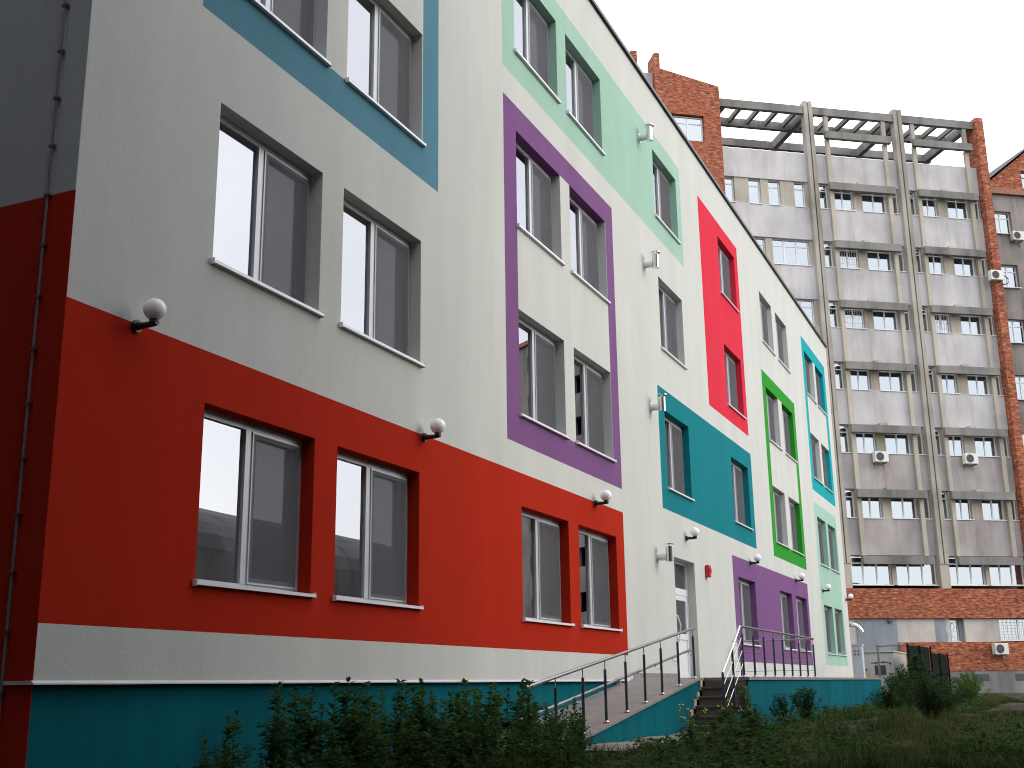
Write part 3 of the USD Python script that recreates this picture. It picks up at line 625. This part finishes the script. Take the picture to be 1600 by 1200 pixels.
# air conditioners (local tower frame)
ca, sa = math.cos(math.radians(TR)), math.sin(math.radians(TR))
def tworld(s, d, z): return (TO[0] + ca * s - sa * d, TO[1] + sa * s + ca * d, z)
def acunit(s, d, z, lab):
    t = thing('air_conditioner', lab, 'air conditioner', tworld(s, d, z), TR, group='air conditioning units on the hospital walls')
    obj('casing', MB().mesh(rbox(0, .74, -.3, 0, 0, .54, .025)), 'ac_white', t, smooth=40)
    n = 20; tt = np.arange(n) / n * 2 * math.pi
    obj('fan_opening', MB().tube([(.27, -.296, .27), (.27, -.308, .27)], .215, 24), 'ac_dark', t)
    g = MB()
    for r_ in (.07, .13, .19): g.tube([(.27 + r_ * math.cos(q), -.314, .27 + r_ * math.sin(q)) for q in np.linspace(0, 2 * math.pi, 17)], .006, 4, cap=False)
    for q in np.arange(6) * math.pi / 6: g.tube([(.27 - .2 * math.cos(q), -.316, .27 - .2 * math.sin(q)), (.27 + .2 * math.cos(q), -.316, .27 + .2 * math.sin(q))], .005, 4)
    obj('fan_grille', g, 'metal_paint', t)
    b = MB()
    for x in (.1, .64): b.box(x - .02, x + .02, -.3, .12, -.045, -.005).box(x - .02, x + .02, .09, .12, -.3, -.045)
    obj('bracket', b, 'metal_paint', t)
acunit(-1.78, -.1, 12.26, 'white air conditioner low on the tall block, left one of its pair')
acunit(3.25, -.1, 12.29, 'white air conditioner low on the tall block, right one of its pair')
acunit(5.83, -.4, 22.30, 'white air conditioner with black hose high beside the brick pier')
acunit(9.92, 2.88, 26.13, 'white air conditioner under the topmost window of the darker wing')
acunit(3.5, -.42, 2.78, 'white air conditioner on the lower brick band near the ground')
hs = MB().tube([(6.6, -.45, 22.55 - ZO), (6.75, -.53, 22.6 - ZO), (6.92, -.55, 22.45 - ZO), (6.9, -.55, 22.2 - ZO), (6.7, -.53, 22.1 - ZO), (6.55, -.5, 22.15 - ZO)], .03, 6)
obj('hose', hs, 'black_plastic', tw)

# ------------------------------------------------------------------ yard objects at the far end
cb = thing('electrical_cabinet', 'tall pale blue grey electrical cabinet at the far corner of the white building', 'cabinet', (48.2, -.5, .9))
obj('body', MB().box(48.0, 48.45, -.69, -.33, .8, 3.0).box(47.97, 48.48, -.72, -.30, 3.0, 3.05), 'cabinet_paint', cb)
obj('door', MB().box(47.985, 47.999, -.67, -.35, 1.0, 2.96), 'cabinet_paint', cb)
for yy in (-.6, -.46):
    for zz in (2.62, 2.75): obj('vent', MB().box(47.975, 47.984, yy, yy + .08, zz, zz + .08), 'metal_paint', cb)
ge = thing('generator', 'beige generator enclosure with dark window and web address behind the terrace end', 'generator', (53.5, -.9, .95))
obj('enclosure', MB().box(51.5, 56.4, -1.52, -.27, .8, 2.83).box(51.46, 56.44, -1.56, -.23, 2.83, 2.89), 'genset_paint', ge)
obj('door_panel', MB().box(51.48, 51.499, -1.36, -.52, 1.05, 2.72), 'genset_paint', ge)
obj('window', MB().mesh(rbox(51.46, 51.5, -1.18, -.74, 1.92, 2.3, .015)), 'ac_dark', ge)
for yy, zz in ((-1.42, 2.33), (-1.46, 1.78), (-.44, 2.1)): obj('latch', MB().box(51.46, 51.482, yy, yy + .07, zz, zz + .07), 'black_plastic', ge)
obj('latch_box', MB().box(51.455, 51.482, -.68, -.55, 1.66, 1.8), 'black_plastic', ge)
obj('warning_label', MB().box(51.494, 51.4975, -.52, -.4, 1.62, 1.95), 'yellow_sticker', ge)
def txt(s, h, y0, z):
    m = meshkit.text_mesh(s, h, .003, bold=True); v = m.vertices
    return MB().add(np.stack([51.474 - v[:, 2], y0 - v[:, 0], z + v[:, 1]], 1), m.faces)
obj('lettering', txt('www', .065, -.60, 2.37).box(51.47, 51.475, -.90, -.77, 2.38, 2.43), 'black_plastic', ge)
obj('lettering', txt('.ro', .065, -1.22, 2.39).box(51.47, 51.475, -1.2, -1.0, 2.40, 2.45), 'black_plastic', ge)
def shift(p, d):
    a_ = p.GetAttribute('xformOp:translate'); a_.Set(a_.Get() + Gf.Vec3d(*map(float, d)))
shift(ge, (.5, .62, -.06)); shift(cb, (0, .49, -.04))
gf = thing('gate_frame', 'slim grey steel gate frame standing between terrace end and dark fence', 'gate frame', (50.3, -.5, .95))
obj('post', MB().box(50.26, 50.34, -.55, -.47, .8, 3.02), 'metal_paint', gf)
obj('top_bar', MB().tube([(50.3, -.55, 2.98), (50.45, -1.62, 3.0)], .035, 6), 'metal_paint', gf)
fe = thing('metal_fence', 'dark corrugated metal fence of two stepped panels reaching to the brick wall', 'fence', (53, -2.7, .95))
def fpanel(a, b, z1, name):
    a, b = np.array(a), np.array(b); L = np.linalg.norm(b - a); n = int(L / .06); mb = MB()
    nrm = np.array([-(b - a)[1], (b - a)[0]]) / L
    pts = [a + (b - a) * i / n + nrm * (.02 if (i // 2) % 2 else 0) for i in range(n + 1)]
    for i in range(n): mb.quad((*pts[i], .7), (*pts[i + 1], .7), (*pts[i + 1], z1), (*pts[i], z1))
    return obj(name, mb, 'metal_fence', fe)
fpanel((50.46, -1.64), (55.2, -2.08), 3.0, 'panel'); fpanel((55.2, -2.08), (59.9, -2.42), 2.77, 'panel')
for (x, y, z) in ((50.46, -1.64, 3.06), (52.8, -1.88, 3.03), (55.2, -2.1, 3.03), (57.5, -2.27, 2.8), (59.9, -2.44, 2.8)): obj('fence_post', MB().box(x - .04, x + .04, y - .06, y + .02, .7, z), 'metal_fence', fe)
for (a, b, z) in (((50.46, -1.67), (55.2, -2.11), 2.0), ((55.2, -2.11), (59.9, -2.45), 1.9)): obj('rail', MB().tube([(*a, z), (*b, z)], .03, 4), 'metal_fence', fe)
ex = thing('exhaust_pipe', 'bright bent steel pipe sticking out past the far corner of the white building', 'pipe', (47, 0, 3.8))
obj('pipe', MB().tube([(46.95, .6, 3.72), (46.95, -.05, 3.72), (46.95, -.2, 3.69), (46.95, -.32, 3.6), (46.95, -.39, 3.48), (46.95, -.41, 3.42)], .085, 16), 'chrome', ex, smooth=40)
obj('wall_bracket', MB().box(46.63, 46.9, -.02, .04, 3.69, 3.75), 'metal_paint', ex)

# ------------------------------------------------------------------ mirrored hall, then unseen blocks added to shade the facade
hl = thing('storage_hall', 'low dark hall with a curved roof seen only in the ground floor windows', 'building', (30, -24, .9))
arc = [(-18.0 - 6 + 6 * math.cos(q) , 6.2 + 2.3 * math.sin(q)) for q in np.linspace(0, math.pi, 15)]
hv = []
for x in (12.0, 47.0): hv += [(x, yy, zz) for yy, zz in arc] + [(x, -30.0, 0), (x, -18.0, 0)]
n = len(arc) + 2; hf = [(i, (i + 1) % n, n + (i + 1) % n, n + i) for i in range(n)]
mb = MB().add(hv, hf); mb.add(hv, [(0, i + 1, i) for i in range(1, n - 1)]); mb.add(hv, [(n, n + i, n + i + 1) for i in range(1, n - 1)])
obj('walls', mb, 'hall_grey', hl)
for i in range(8): obj('window', MB().box(14 + 4.1 * i, 16 + 4.1 * i, -17.99, -17.9, 2.5, 4.2), 'ac_dark', hl)
sb = thing('apartment_block', 'plain grey block added unseen behind the viewer to shade the near facade', 'building', (-8, -21, .0))  # unseen block added to keep sky and sun off the near facade
obj('wall', MB().box(-34, 16.5, -27, -13.2, -.5, 19.5), 'hall_grey', sb)
obj('roof', MB().box(-34.2, 16.7, -27.2, -13.0, 19.501, 19.8), 'roof_dark', sb)
gg = thing('garage_row', 'low dark garage row added unseen behind the viewer to shade the foot of the near facade', 'blocker', (2, -11, .0))  # unseen low block added to darken the foot of the near facade
obj('wall', MB().box(-8.5, 13.5, -12.9, -9.0, -.5, 5.6), 'hall_grey', gg)
obj('roof', MB().box(-8.6, 13.7, -13.0, -8.8, 5.601, 5.8), 'roof_dark', gg)
wb = thing('courtyard_block', 'plain grey block added unseen behind the viewer to darken the window reveals', 'building', (-28, -6, .0))  # unseen block added to cut off western sky from the reveals
obj('wall', MB().box(-40, -9, -12.7, 10, -.5, 36), 'hall_grey', wb)
obj('roof', MB().box(-40.2, -8.8, -12.75, 10.2, 36.001, 36.3), 'roof_dark', wb)
nb = thing('neighbour_block', 'plain grey block added unseen to shade the end wall', 'building', (-6, 8, .5))  # unseen block added to keep the end wall dark
obj('wall', MB().box(-14, 4.6, -1.0, 22, 0, 19).box(-14, 2.0, -4.2, -1.0, 0, 19), 'hall_grey', nb)
obj('roof', MB().box(-14.2, 4.6, -1.0, 22.2, 19.001, 19.3), 'roof_dark', nb)

# ------------------------------------------------------------------ vegetation
def leaves(base, d, L, W, droop, r):
    """base, d: (n,3); diamond leaves folded along the midrib"""
    n = len(base); d = d / (np.linalg.norm(d, axis=1, keepdims=True) + 1e-9)
    side = np.cross(d, np.tile([0, 0, 1.0], (n, 1))); side /= np.linalg.norm(side, axis=1, keepdims=True) + 1e-9
    up = np.cross(side, d)
    L = np.broadcast_to(L, n)[:, None]; W = np.broadcast_to(W, n)[:, None]; dr = np.broadcast_to(droop, n)[:, None]
    roll = r.uniform(-.6, .6, (n, 1)); side2 = side * np.cos(roll) + up * np.sin(roll); up2 = np.cross(side2, d)
    C = base + d * L * .5 - up2 * L * .02; C2 = C - np.array([0, 0, 1]) * dr * L * .12
    T = base + d * L - np.array([0, 0, 1]) * dr * L * .45
    Lf = base + d * L * .42 + side2 * W * .5 + up2 * W * .14 - np.array([0, 0, 1]) * dr * L * .1
    Rt = base + d * L * .42 - side2 * W * .5 + up2 * W * .14 - np.array([0, 0, 1]) * dr * L * .1
    V = np.stack([base, Lf, T, Rt, C2], 1).reshape(-1, 3)
    k = np.arange(n)[:, None] * 5
    F = np.concatenate([k + np.array([0, 4, 1]), k + np.array([1, 4, 2]), k + np.array([2, 4, 3]), k + np.array([3, 4, 0])])
    return V, F
def weed(seed, h):
    r = np.random.default_rng(seed); st_ = MB(); lb = []; ld = []; lL = []
    bend = r.uniform(-.06, .06, 2)
    def axis_pt(t): return np.array([bend[0] * t * t, bend[1] * t * t, h * t])
    st_.tube([axis_pt(t) for t in np.linspace(0, 1, 7)], np.linspace(.007, .002, 7), 5)
    ph = r.uniform(0, 6.3)
    m = int(h / .035)
    for i in range(m):
        t = .12 + .88 * i / (m - 1); ph += 1.57 + r.uniform(-.3, .3)
        for s in (0, math.pi):
            if r.random() < .1: continue
            az = ph + s + r.uniform(-.25, .25); el = r.uniform(.0, .6) + .4 * t
            lb.append(axis_pt(t)); ld.append((math.cos(az) * math.cos(el), math.sin(az) * math.cos(el), math.sin(el))); lL.append((.15 - .065 * t) * r.uniform(.7, 1.2))
    for b in range(r.integers(5, 9)):
        t0 = r.uniform(.2, .85); az = r.uniform(0, 6.28); ln = (1.05 - t0) * .38 * r.uniform(.6, 1.1)
        p0 = axis_pt(t0); dv = np.array([math.cos(az) * .62, math.sin(az) * .62, .78])
        st_.tube([p0, p0 + dv * ln * .5, p0 + dv * ln + np.array([0, 0, .03])], [.004, .003, .0015], 4)
        for q in np.linspace(.25, 1, max(4, int(ln / .03))):
            for s in (0, math.pi):
                a2 = az + 1.57 + s + r.uniform(-.7, .7) + q * 5; el = r.uniform(-.1, .7)
                lb.append(p0 + dv * ln * q); ld.append((math.cos(a2) * math.cos(el), math.sin(a2) * math.cos(el), math.sin(el))); lL.append(r.uniform(.05, .10))
    for i in range(9):
        az = r.uniform(0, 6.28); el = r.uniform(.3, 1.2); lb.append(axis_pt(1.0)); ld.append((math.cos(az) * math.cos(el), math.sin(az) * math.cos(el), math.sin(el))); lL.append(r.uniform(.03, .06))
    lL = np.array(lL)
    return st_, leaves(np.array(lb), np.array(ld), lL, lL * .46, r.uniform(.2, .9, len(lL)), r)
protos = []
def wl(x, y):
    if x < 8.9: return 'leafy weed at the thin left end of the stand before the teal plinth', 'weeds at the thin left end of the stand'
    if x > 12.4: return 'leafy weed growing round the foot of the access ramp handrail', 'weeds round the foot of the ramp'
    if y < -1.9: return 'leafy weed in the front row of the dark stand before the plinth', 'weeds in the front row of the stand'
    return 'tall leafy weed close against the teal plinth in the dark stand', 'tall weeds close against the plinth'
def make_weed(seed, h, loc):
    t = thing('weed_plant', wl(*loc[:2])[0], 'weed', loc, group=wl(*loc[:2])[1]); org[str(t.GetPath())] = np.zeros(3)
    s, l = weed(seed, h)
    obj('stem', s, 'stem_green', t); obj('foliage', l, 'leaf_weed', t)
    return t
pr = np.random.default_rng(21)
spots = []
for (xa, xb, ya, yb, n) in ((7.1, 10.0, -1.9, -.45, 74), (9.6, 13.2, -1.9, -.4, 66), (6.8, 11.0, -2.9, -1.8, 70), (10.0, 12.6, -2.8, -1.9, 36), (12.2, 14.4, -1.9, -1.25, 36)):
    for _ in range(n): spots.append((pr.uniform(xa, xb), pr.uniform(ya, yb)))
first = []
for i in range(6):
    x, y = spots[i * 3]; first.append(make_weed(100 + i, .78, (x, y, gz(x, y) - .02)))
done = {i * 3 for i in range(6)}
for i, (x, y) in enumerate(spots):
    if i in done: continue
    ramp_in = sstep((x - 6.8 + (y + .5) * .4) / 1.6)
    u_ = pr.random(); sc = (.45 + .5 * ramp_in) * (.52 + .66 * u_ ** 1.3) * (.88 if y < -1.9 else 1.0) * (.72 if x / (y + 6.8) > 2.3 else 1.0)
    if x / (y + 6.8) > 2.62 + .35 * (u_ < .25): continue
    dup(first[pr.integers(6)], (x, y, gz(x, y) - .02), pr.uniform(0, 360), (sc * pr.uniform(.9, 1.2), sc * pr.uniform(.9, 1.2), sc), *wl(x, y))
# lower weeds before ramp wall and steps
L2, G2 = 'low green weed in the yard before the ramp wall and steps', 'low weeds before the ramp wall and steps'
for i in range(90):
    x = pr.uniform(14.2, 20.6); y = pr.uniform(-4.6, -3.5); sc = pr.uniform(.18, .30)
    if i % 3 == 0: x = pr.uniform(12.2, 17.5); y = x / pr.uniform(3.5, 4.5) - 6.8; sc = pr.uniform(.42, .72)
    dup(first[pr.integers(6)], (x, y, gz(x, y) - .02), pr.uniform(0, 360), (sc * 1.5, sc * 1.5, sc), L2, G2)
def shrub(seed, h, w, nst, leaf, lm, name, label, cat, loc, group=None):
    r = np.random.default_rng(seed); t = thing(name, label, cat, loc, group=group); org[str(t.GetPath())] = np.zeros(3)
    s = MB(); lb, ld, lL = [], [], []
    for k in range(nst):
        az = r.uniform(0, 6.28); sp = w * r.uniform(.1, .75); hh = h * r.uniform(.55, 1.0) * (1 - .35 * (sp / w))
        p = np.array([[0.08 * w * math.cos(az), .08 * w * math.sin(az), 0], [sp * .5 * math.cos(az), sp * .5 * math.sin(az), hh * .45], [sp * .9 * math.cos(az), sp * .9 * math.sin(az), hh * .8], [sp * math.cos(az) + r.uniform(-.05, .05), sp * math.sin(az) + r.uniform(-.05, .05), hh]])
        s.tube(p, [.012, .009, .006, .002], 5)
        for tw_ in np.linspace(.18, 1, int(hh / .022)):
            q = tw_ * 3; i = min(int(q), 2); b = p[i] + (p[i + 1] - p[i]) * (q - i)
            for _ in range(3):
                a2 = r.uniform(0, 6.28); el = r.uniform(-.2, 1.0); o = r.uniform(0, .16) * w * (1.1 - tw_ * .7)
                dd = np.array([math.cos(a2) * math.cos(el), math.sin(a2) * math.cos(el), math.sin(el)])
                lb.append(b + dd * o); ld.append(dd); lL.append(leaf * r.uniform(.6, 1.3))
    lL = np.array(lL)
    obj('stems', s, 'bark', t); obj('foliage', leaves(np.array(lb), np.array(ld), lL, lL * .5, r.uniform(0, .7, len(lL)), r), lm, t)
    return t
def place(seed, h, w, nst, leaf, lm, x, y, label, name='shrub', cat='shrub', group=None): return shrub(seed, h, w, nst, leaf, lm, name, label, cat, (x, y, gz(x, y) - .03), group)
place(1, .74, .34, 18, .05, 'leaf_shrub', 21.7, -2.4, 'dark upright shrub before the terrace wall under its railing, left of its pair')
place(2, .80, .44, 24, .05, 'leaf_shrub', 22.95, -2.55, 'broader dark shrub before the terrace wall under its railing, right of its pair')
place(3, .85, .26, 12, .05, 'leaf_bright', 19.5, -2.2, 'thin light green shrub at the foot of the steps beside their handrail')
place(11, .42, .35, 12, .05, 'leaf_weed', 25.2, -2.6, 'low leafy shrub before the bare middle of the terrace wall')
place(4, 1.35, .8, 34, .07, 'leaf_shrub', 39.5, -2.5, 'dark woody shrub covering the end of the teal terrace')
place(12, 1.75, .75, 34, .075, 'leaf_shrub', 41.6, -2.85, 'dark overgrown shrub rising in front of the near fence panel')
place(5, 1.15, .8, 28, .07, 'leaf_shrub', 37.2, -2.65, 'dark shrub hugging the terrace wall near its end')
place(6, 1.25, 1.0, 40, .07, 'leaf_shrub', 35.0, -3.5, 'broad dark shrub in front of the far fence panel')
place(7, .85, .9, 32, .065, 'leaf_shrub', 30.5, -3.3, 'wide low dark shrub in the middle of the right hand scrub')
place(8, .95, .85, 36, .06, 'leaf_shrub', 28.6, -4.5, 'rounded dark shrub at the right edge of the scrub')
place(9, .95, .75, 36, .055, 'leaf_shrub', 24.3, -4.65, 'dark round shrub nearest the dirt track')
place(10, 1.05, .9, 30, .06, 'leaf_bright', 38.0, -4.45, 'light green shrub below the brick wall and cellar vents')
place(13, 1.25, .8, 30, .065, 'leaf_bright', 44.5, -4.2, 'light green shrub farthest out under the lower brick band')
# grass
r = np.random.default_rng(5)
gprot = []
gr = UsdGeom.PointInstancer.Define(stage, '/World/grass'); tag(gr.GetPrim(), 'rough green and straw coloured grass over the uneven yard', 'grass', kind='stuff')
UsdGeom.Scope.Define(stage, '/World/grass/clumps')
for k in range(5):
    n = (26, 18, 30, 9, 14)[k]; base = np.c_[r.normal(0, .06, (n, 2)), np.zeros(n)]; az = r.uniform(0, 6.28, n); ln = r.uniform(.4, 1.0, n) * (.15, .22, .11, .42, .2)[k]; lean = r.uniform(.1, .9, n) * (.5 if k == 3 else 1.0)
    d = np.c_[np.cos(az) * lean, np.sin(az) * lean, np.ones(n)]; d /= np.linalg.norm(d, axis=1, keepdims=True)
    side = np.c_[-np.sin(az), np.cos(az), np.zeros(n)] * (.005 if k < 3 else .003)
    mid = base + d * ln[:, None] * .55; tip = base + d * ln[:, None] + np.c_[np.cos(az), np.sin(az), -.5 * np.ones(n)] * (ln * .22)[:, None]
    V = np.stack([base - side, base + side, mid - side * .8, mid + side * .8, tip], 1).reshape(-1, 3); q = np.arange(n)[:, None] * 5
    F = np.concatenate([q + np.array([0, 1, 3]), q + np.array([0, 3, 2]), q + np.array([2, 3, 4])])
    p = usdkit.mesh(stage, f'/World/grass/clumps/clump_{k:03d}', (V, F), M_['grass_blade' if k < 3 else 'grass_straw']).GetPrim(); gprot.append(p.GetPath())
gr.CreatePrototypesRel().SetTargets(gprot)
N = 24000
gx = r.uniform(7, 52, N); gy = r.uniform(-6.9, -0.5, N)
dens = meshkit.fbm(np.stack([gx * .45, gy * .8, 0 * gx], -1), 3, 31)
inramp = (gx > 12.6) & (gx < 20.8) & (gy > -2.05)
interr = (gx > 19.2) & (gx < 38.7) & (gy > -2.1)
track = ((gy < -4.9 + .3 * np.sin(gx * .5)) & (gx > 21)) | ((np.hypot(gx, gy + 6.8) < 11.2) & (gy < -4.7))
near = (gx < 15)
keep = ~inramp & ~interr & ((dens > .50 + .045 * r.normal(0, 1, N)) | (near & (r.random(N) < .5))) & (~track | (dens > .62)) & (np.hypot(gx, gy + 6.8) > 6)
gx, gy = gx[keep], gy[keep]; n = len(gx)
gr.CreatePositionsAttr(Vt.Vec3fArray.FromNumpy(np.stack([gx, gy, gz(gx, gy) - .015], -1).astype(np.float32)))
gr.CreateProtoIndicesAttr(Vt.IntArray.FromNumpy(r.choice(5, n, p=[.30, .22, .30, .08, .10]).astype(np.int32)))
sc = r.uniform(.45, 1.25, n) * np.where(gx > 20, .9, 1.0)
gr.CreateScalesAttr(Vt.Vec3fArray.FromNumpy(np.stack([sc, sc, sc], -1).astype(np.float32)))
ang = r.uniform(0, math.pi, n)
gr.CreateOrientationsAttr(Vt.QuathArray([Gf.Quath(float(math.cos(a_)), 0, 0, float(math.sin(a_))) for a_ in ang]))
# broad leaved ground cover
gc = UsdGeom.PointInstancer.Define(stage, '/World/ground_cover'); tag(gc.GetPrim(), 'patches of low broad leaved weeds scattered over the yard', 'ground cover', kind='stuff')
UsdGeom.Scope.Define(stage, '/World/ground_cover/clumps'); cpr = []
for k in range(4):
    n = (30, 44, 60, 36)[k]; hgt = (.06, .14, .24, .1)[k]
    az = r.uniform(0, 6.28, n); rad = np.abs(r.normal(0, .09, n)); b = np.c_[np.cos(az) * rad, np.sin(az) * rad, r.uniform(0, 1, n) * hgt]
    el = r.uniform(-.1, .9, n); a2 = az + r.normal(0, .7, n)
    ll = r.uniform(.035, .085, n)
    V, F = leaves(b, np.c_[np.cos(a2) * np.cos(el), np.sin(a2) * np.cos(el), np.sin(el)], ll, ll * .55, .5, r)
    cpr.append(usdkit.mesh(stage, f'/World/ground_cover/clumps/clump_{k:03d}', (V, F), M_[('leaf_bright', 'leaf_weed', 'leaf_shrub', 'leaf_weed')[k]]).GetPrim().GetPath())
gc.CreatePrototypesRel().SetTargets(cpr)
N = 9000
gx = r.uniform(7, 46, N); gy = r.uniform(-6.6, -0.4, N); dens = meshkit.fbm(np.stack([gx * .6, gy * .9, 0 * gx + 5], -1), 3, 77)
inramp = (gx > 12.4) & (gx < 21.0) & (gy > -2.15); interr = (gx > 19.0) & (gx < 38.8) & (gy > -2.12); track = ((gy < -4.8) & (gx > 20)) | ((np.hypot(gx, gy + 6.8) < 11.2) & (gy < -4.7))
keep = ~inramp & ~interr & (dens > .52) & ~track & (np.hypot(gx, gy + 6.8) > 6); gx, gy = gx[keep], gy[keep]; n = len(gx)
gc.CreatePositionsAttr(Vt.Vec3fArray.FromNumpy(np.stack([gx, gy, gz(gx, gy) - .01], -1).astype(np.float32)))
gc.CreateProtoIndicesAttr(Vt.IntArray.FromNumpy(r.choice(4, n, p=[.35, .3, .12, .23]).astype(np.int32)))
sc = r.uniform(.6, 1.5, n); gc.CreateScalesAttr(Vt.Vec3fArray.FromNumpy(np.stack([sc, sc, sc], -1).astype(np.float32)))
ang = r.uniform(0, math.pi, n); gc.CreateOrientationsAttr(Vt.QuathArray([Gf.Quath(float(math.cos(a_)), 0, 0, float(math.sin(a_))) for a_ in ang]))
# flowering weed stalks by the ramp
fs = np.random.default_rng(77)
for i in range(9):
    x = fs.uniform(14.3, 18.6); y = -2.1 - fs.uniform(0, .8); h = fs.uniform(.35, .62); zb = gz(x, y)
    t = thing('flower_stalk', 'thin stalk with tiny yellow flowers before the teal ramp wall', 'wildflower', (x, y, zb), group='yellow wildflowers before the ramp wall'); org[str(t.GetPath())] = np.zeros(3)
    obj('stem', MB().tube([(0, 0, 0), (.02, .01, h * .6), (.03, 0, h)], .004, 4), 'stem_green', t)
    b = np.c_[fs.normal(.02, .03, (14, 2)), fs.uniform(.25, 1.0, 14) * h]
    obj('leaves', leaves(b, np.c_[fs.normal(0, 1, (14, 2)), fs.uniform(0, .8, 14)], .05, .018, .4, fs), 'leaf_bright', t)
    f = MB()
    for _ in range(5): f.mesh(trimesh.creation.icosphere(0, .012).apply_translation((.03 + fs.normal(0, .02), fs.normal(0, .02), h * fs.uniform(.85, 1.03))))
    obj('flowers', f, 'flower_yellow', t)
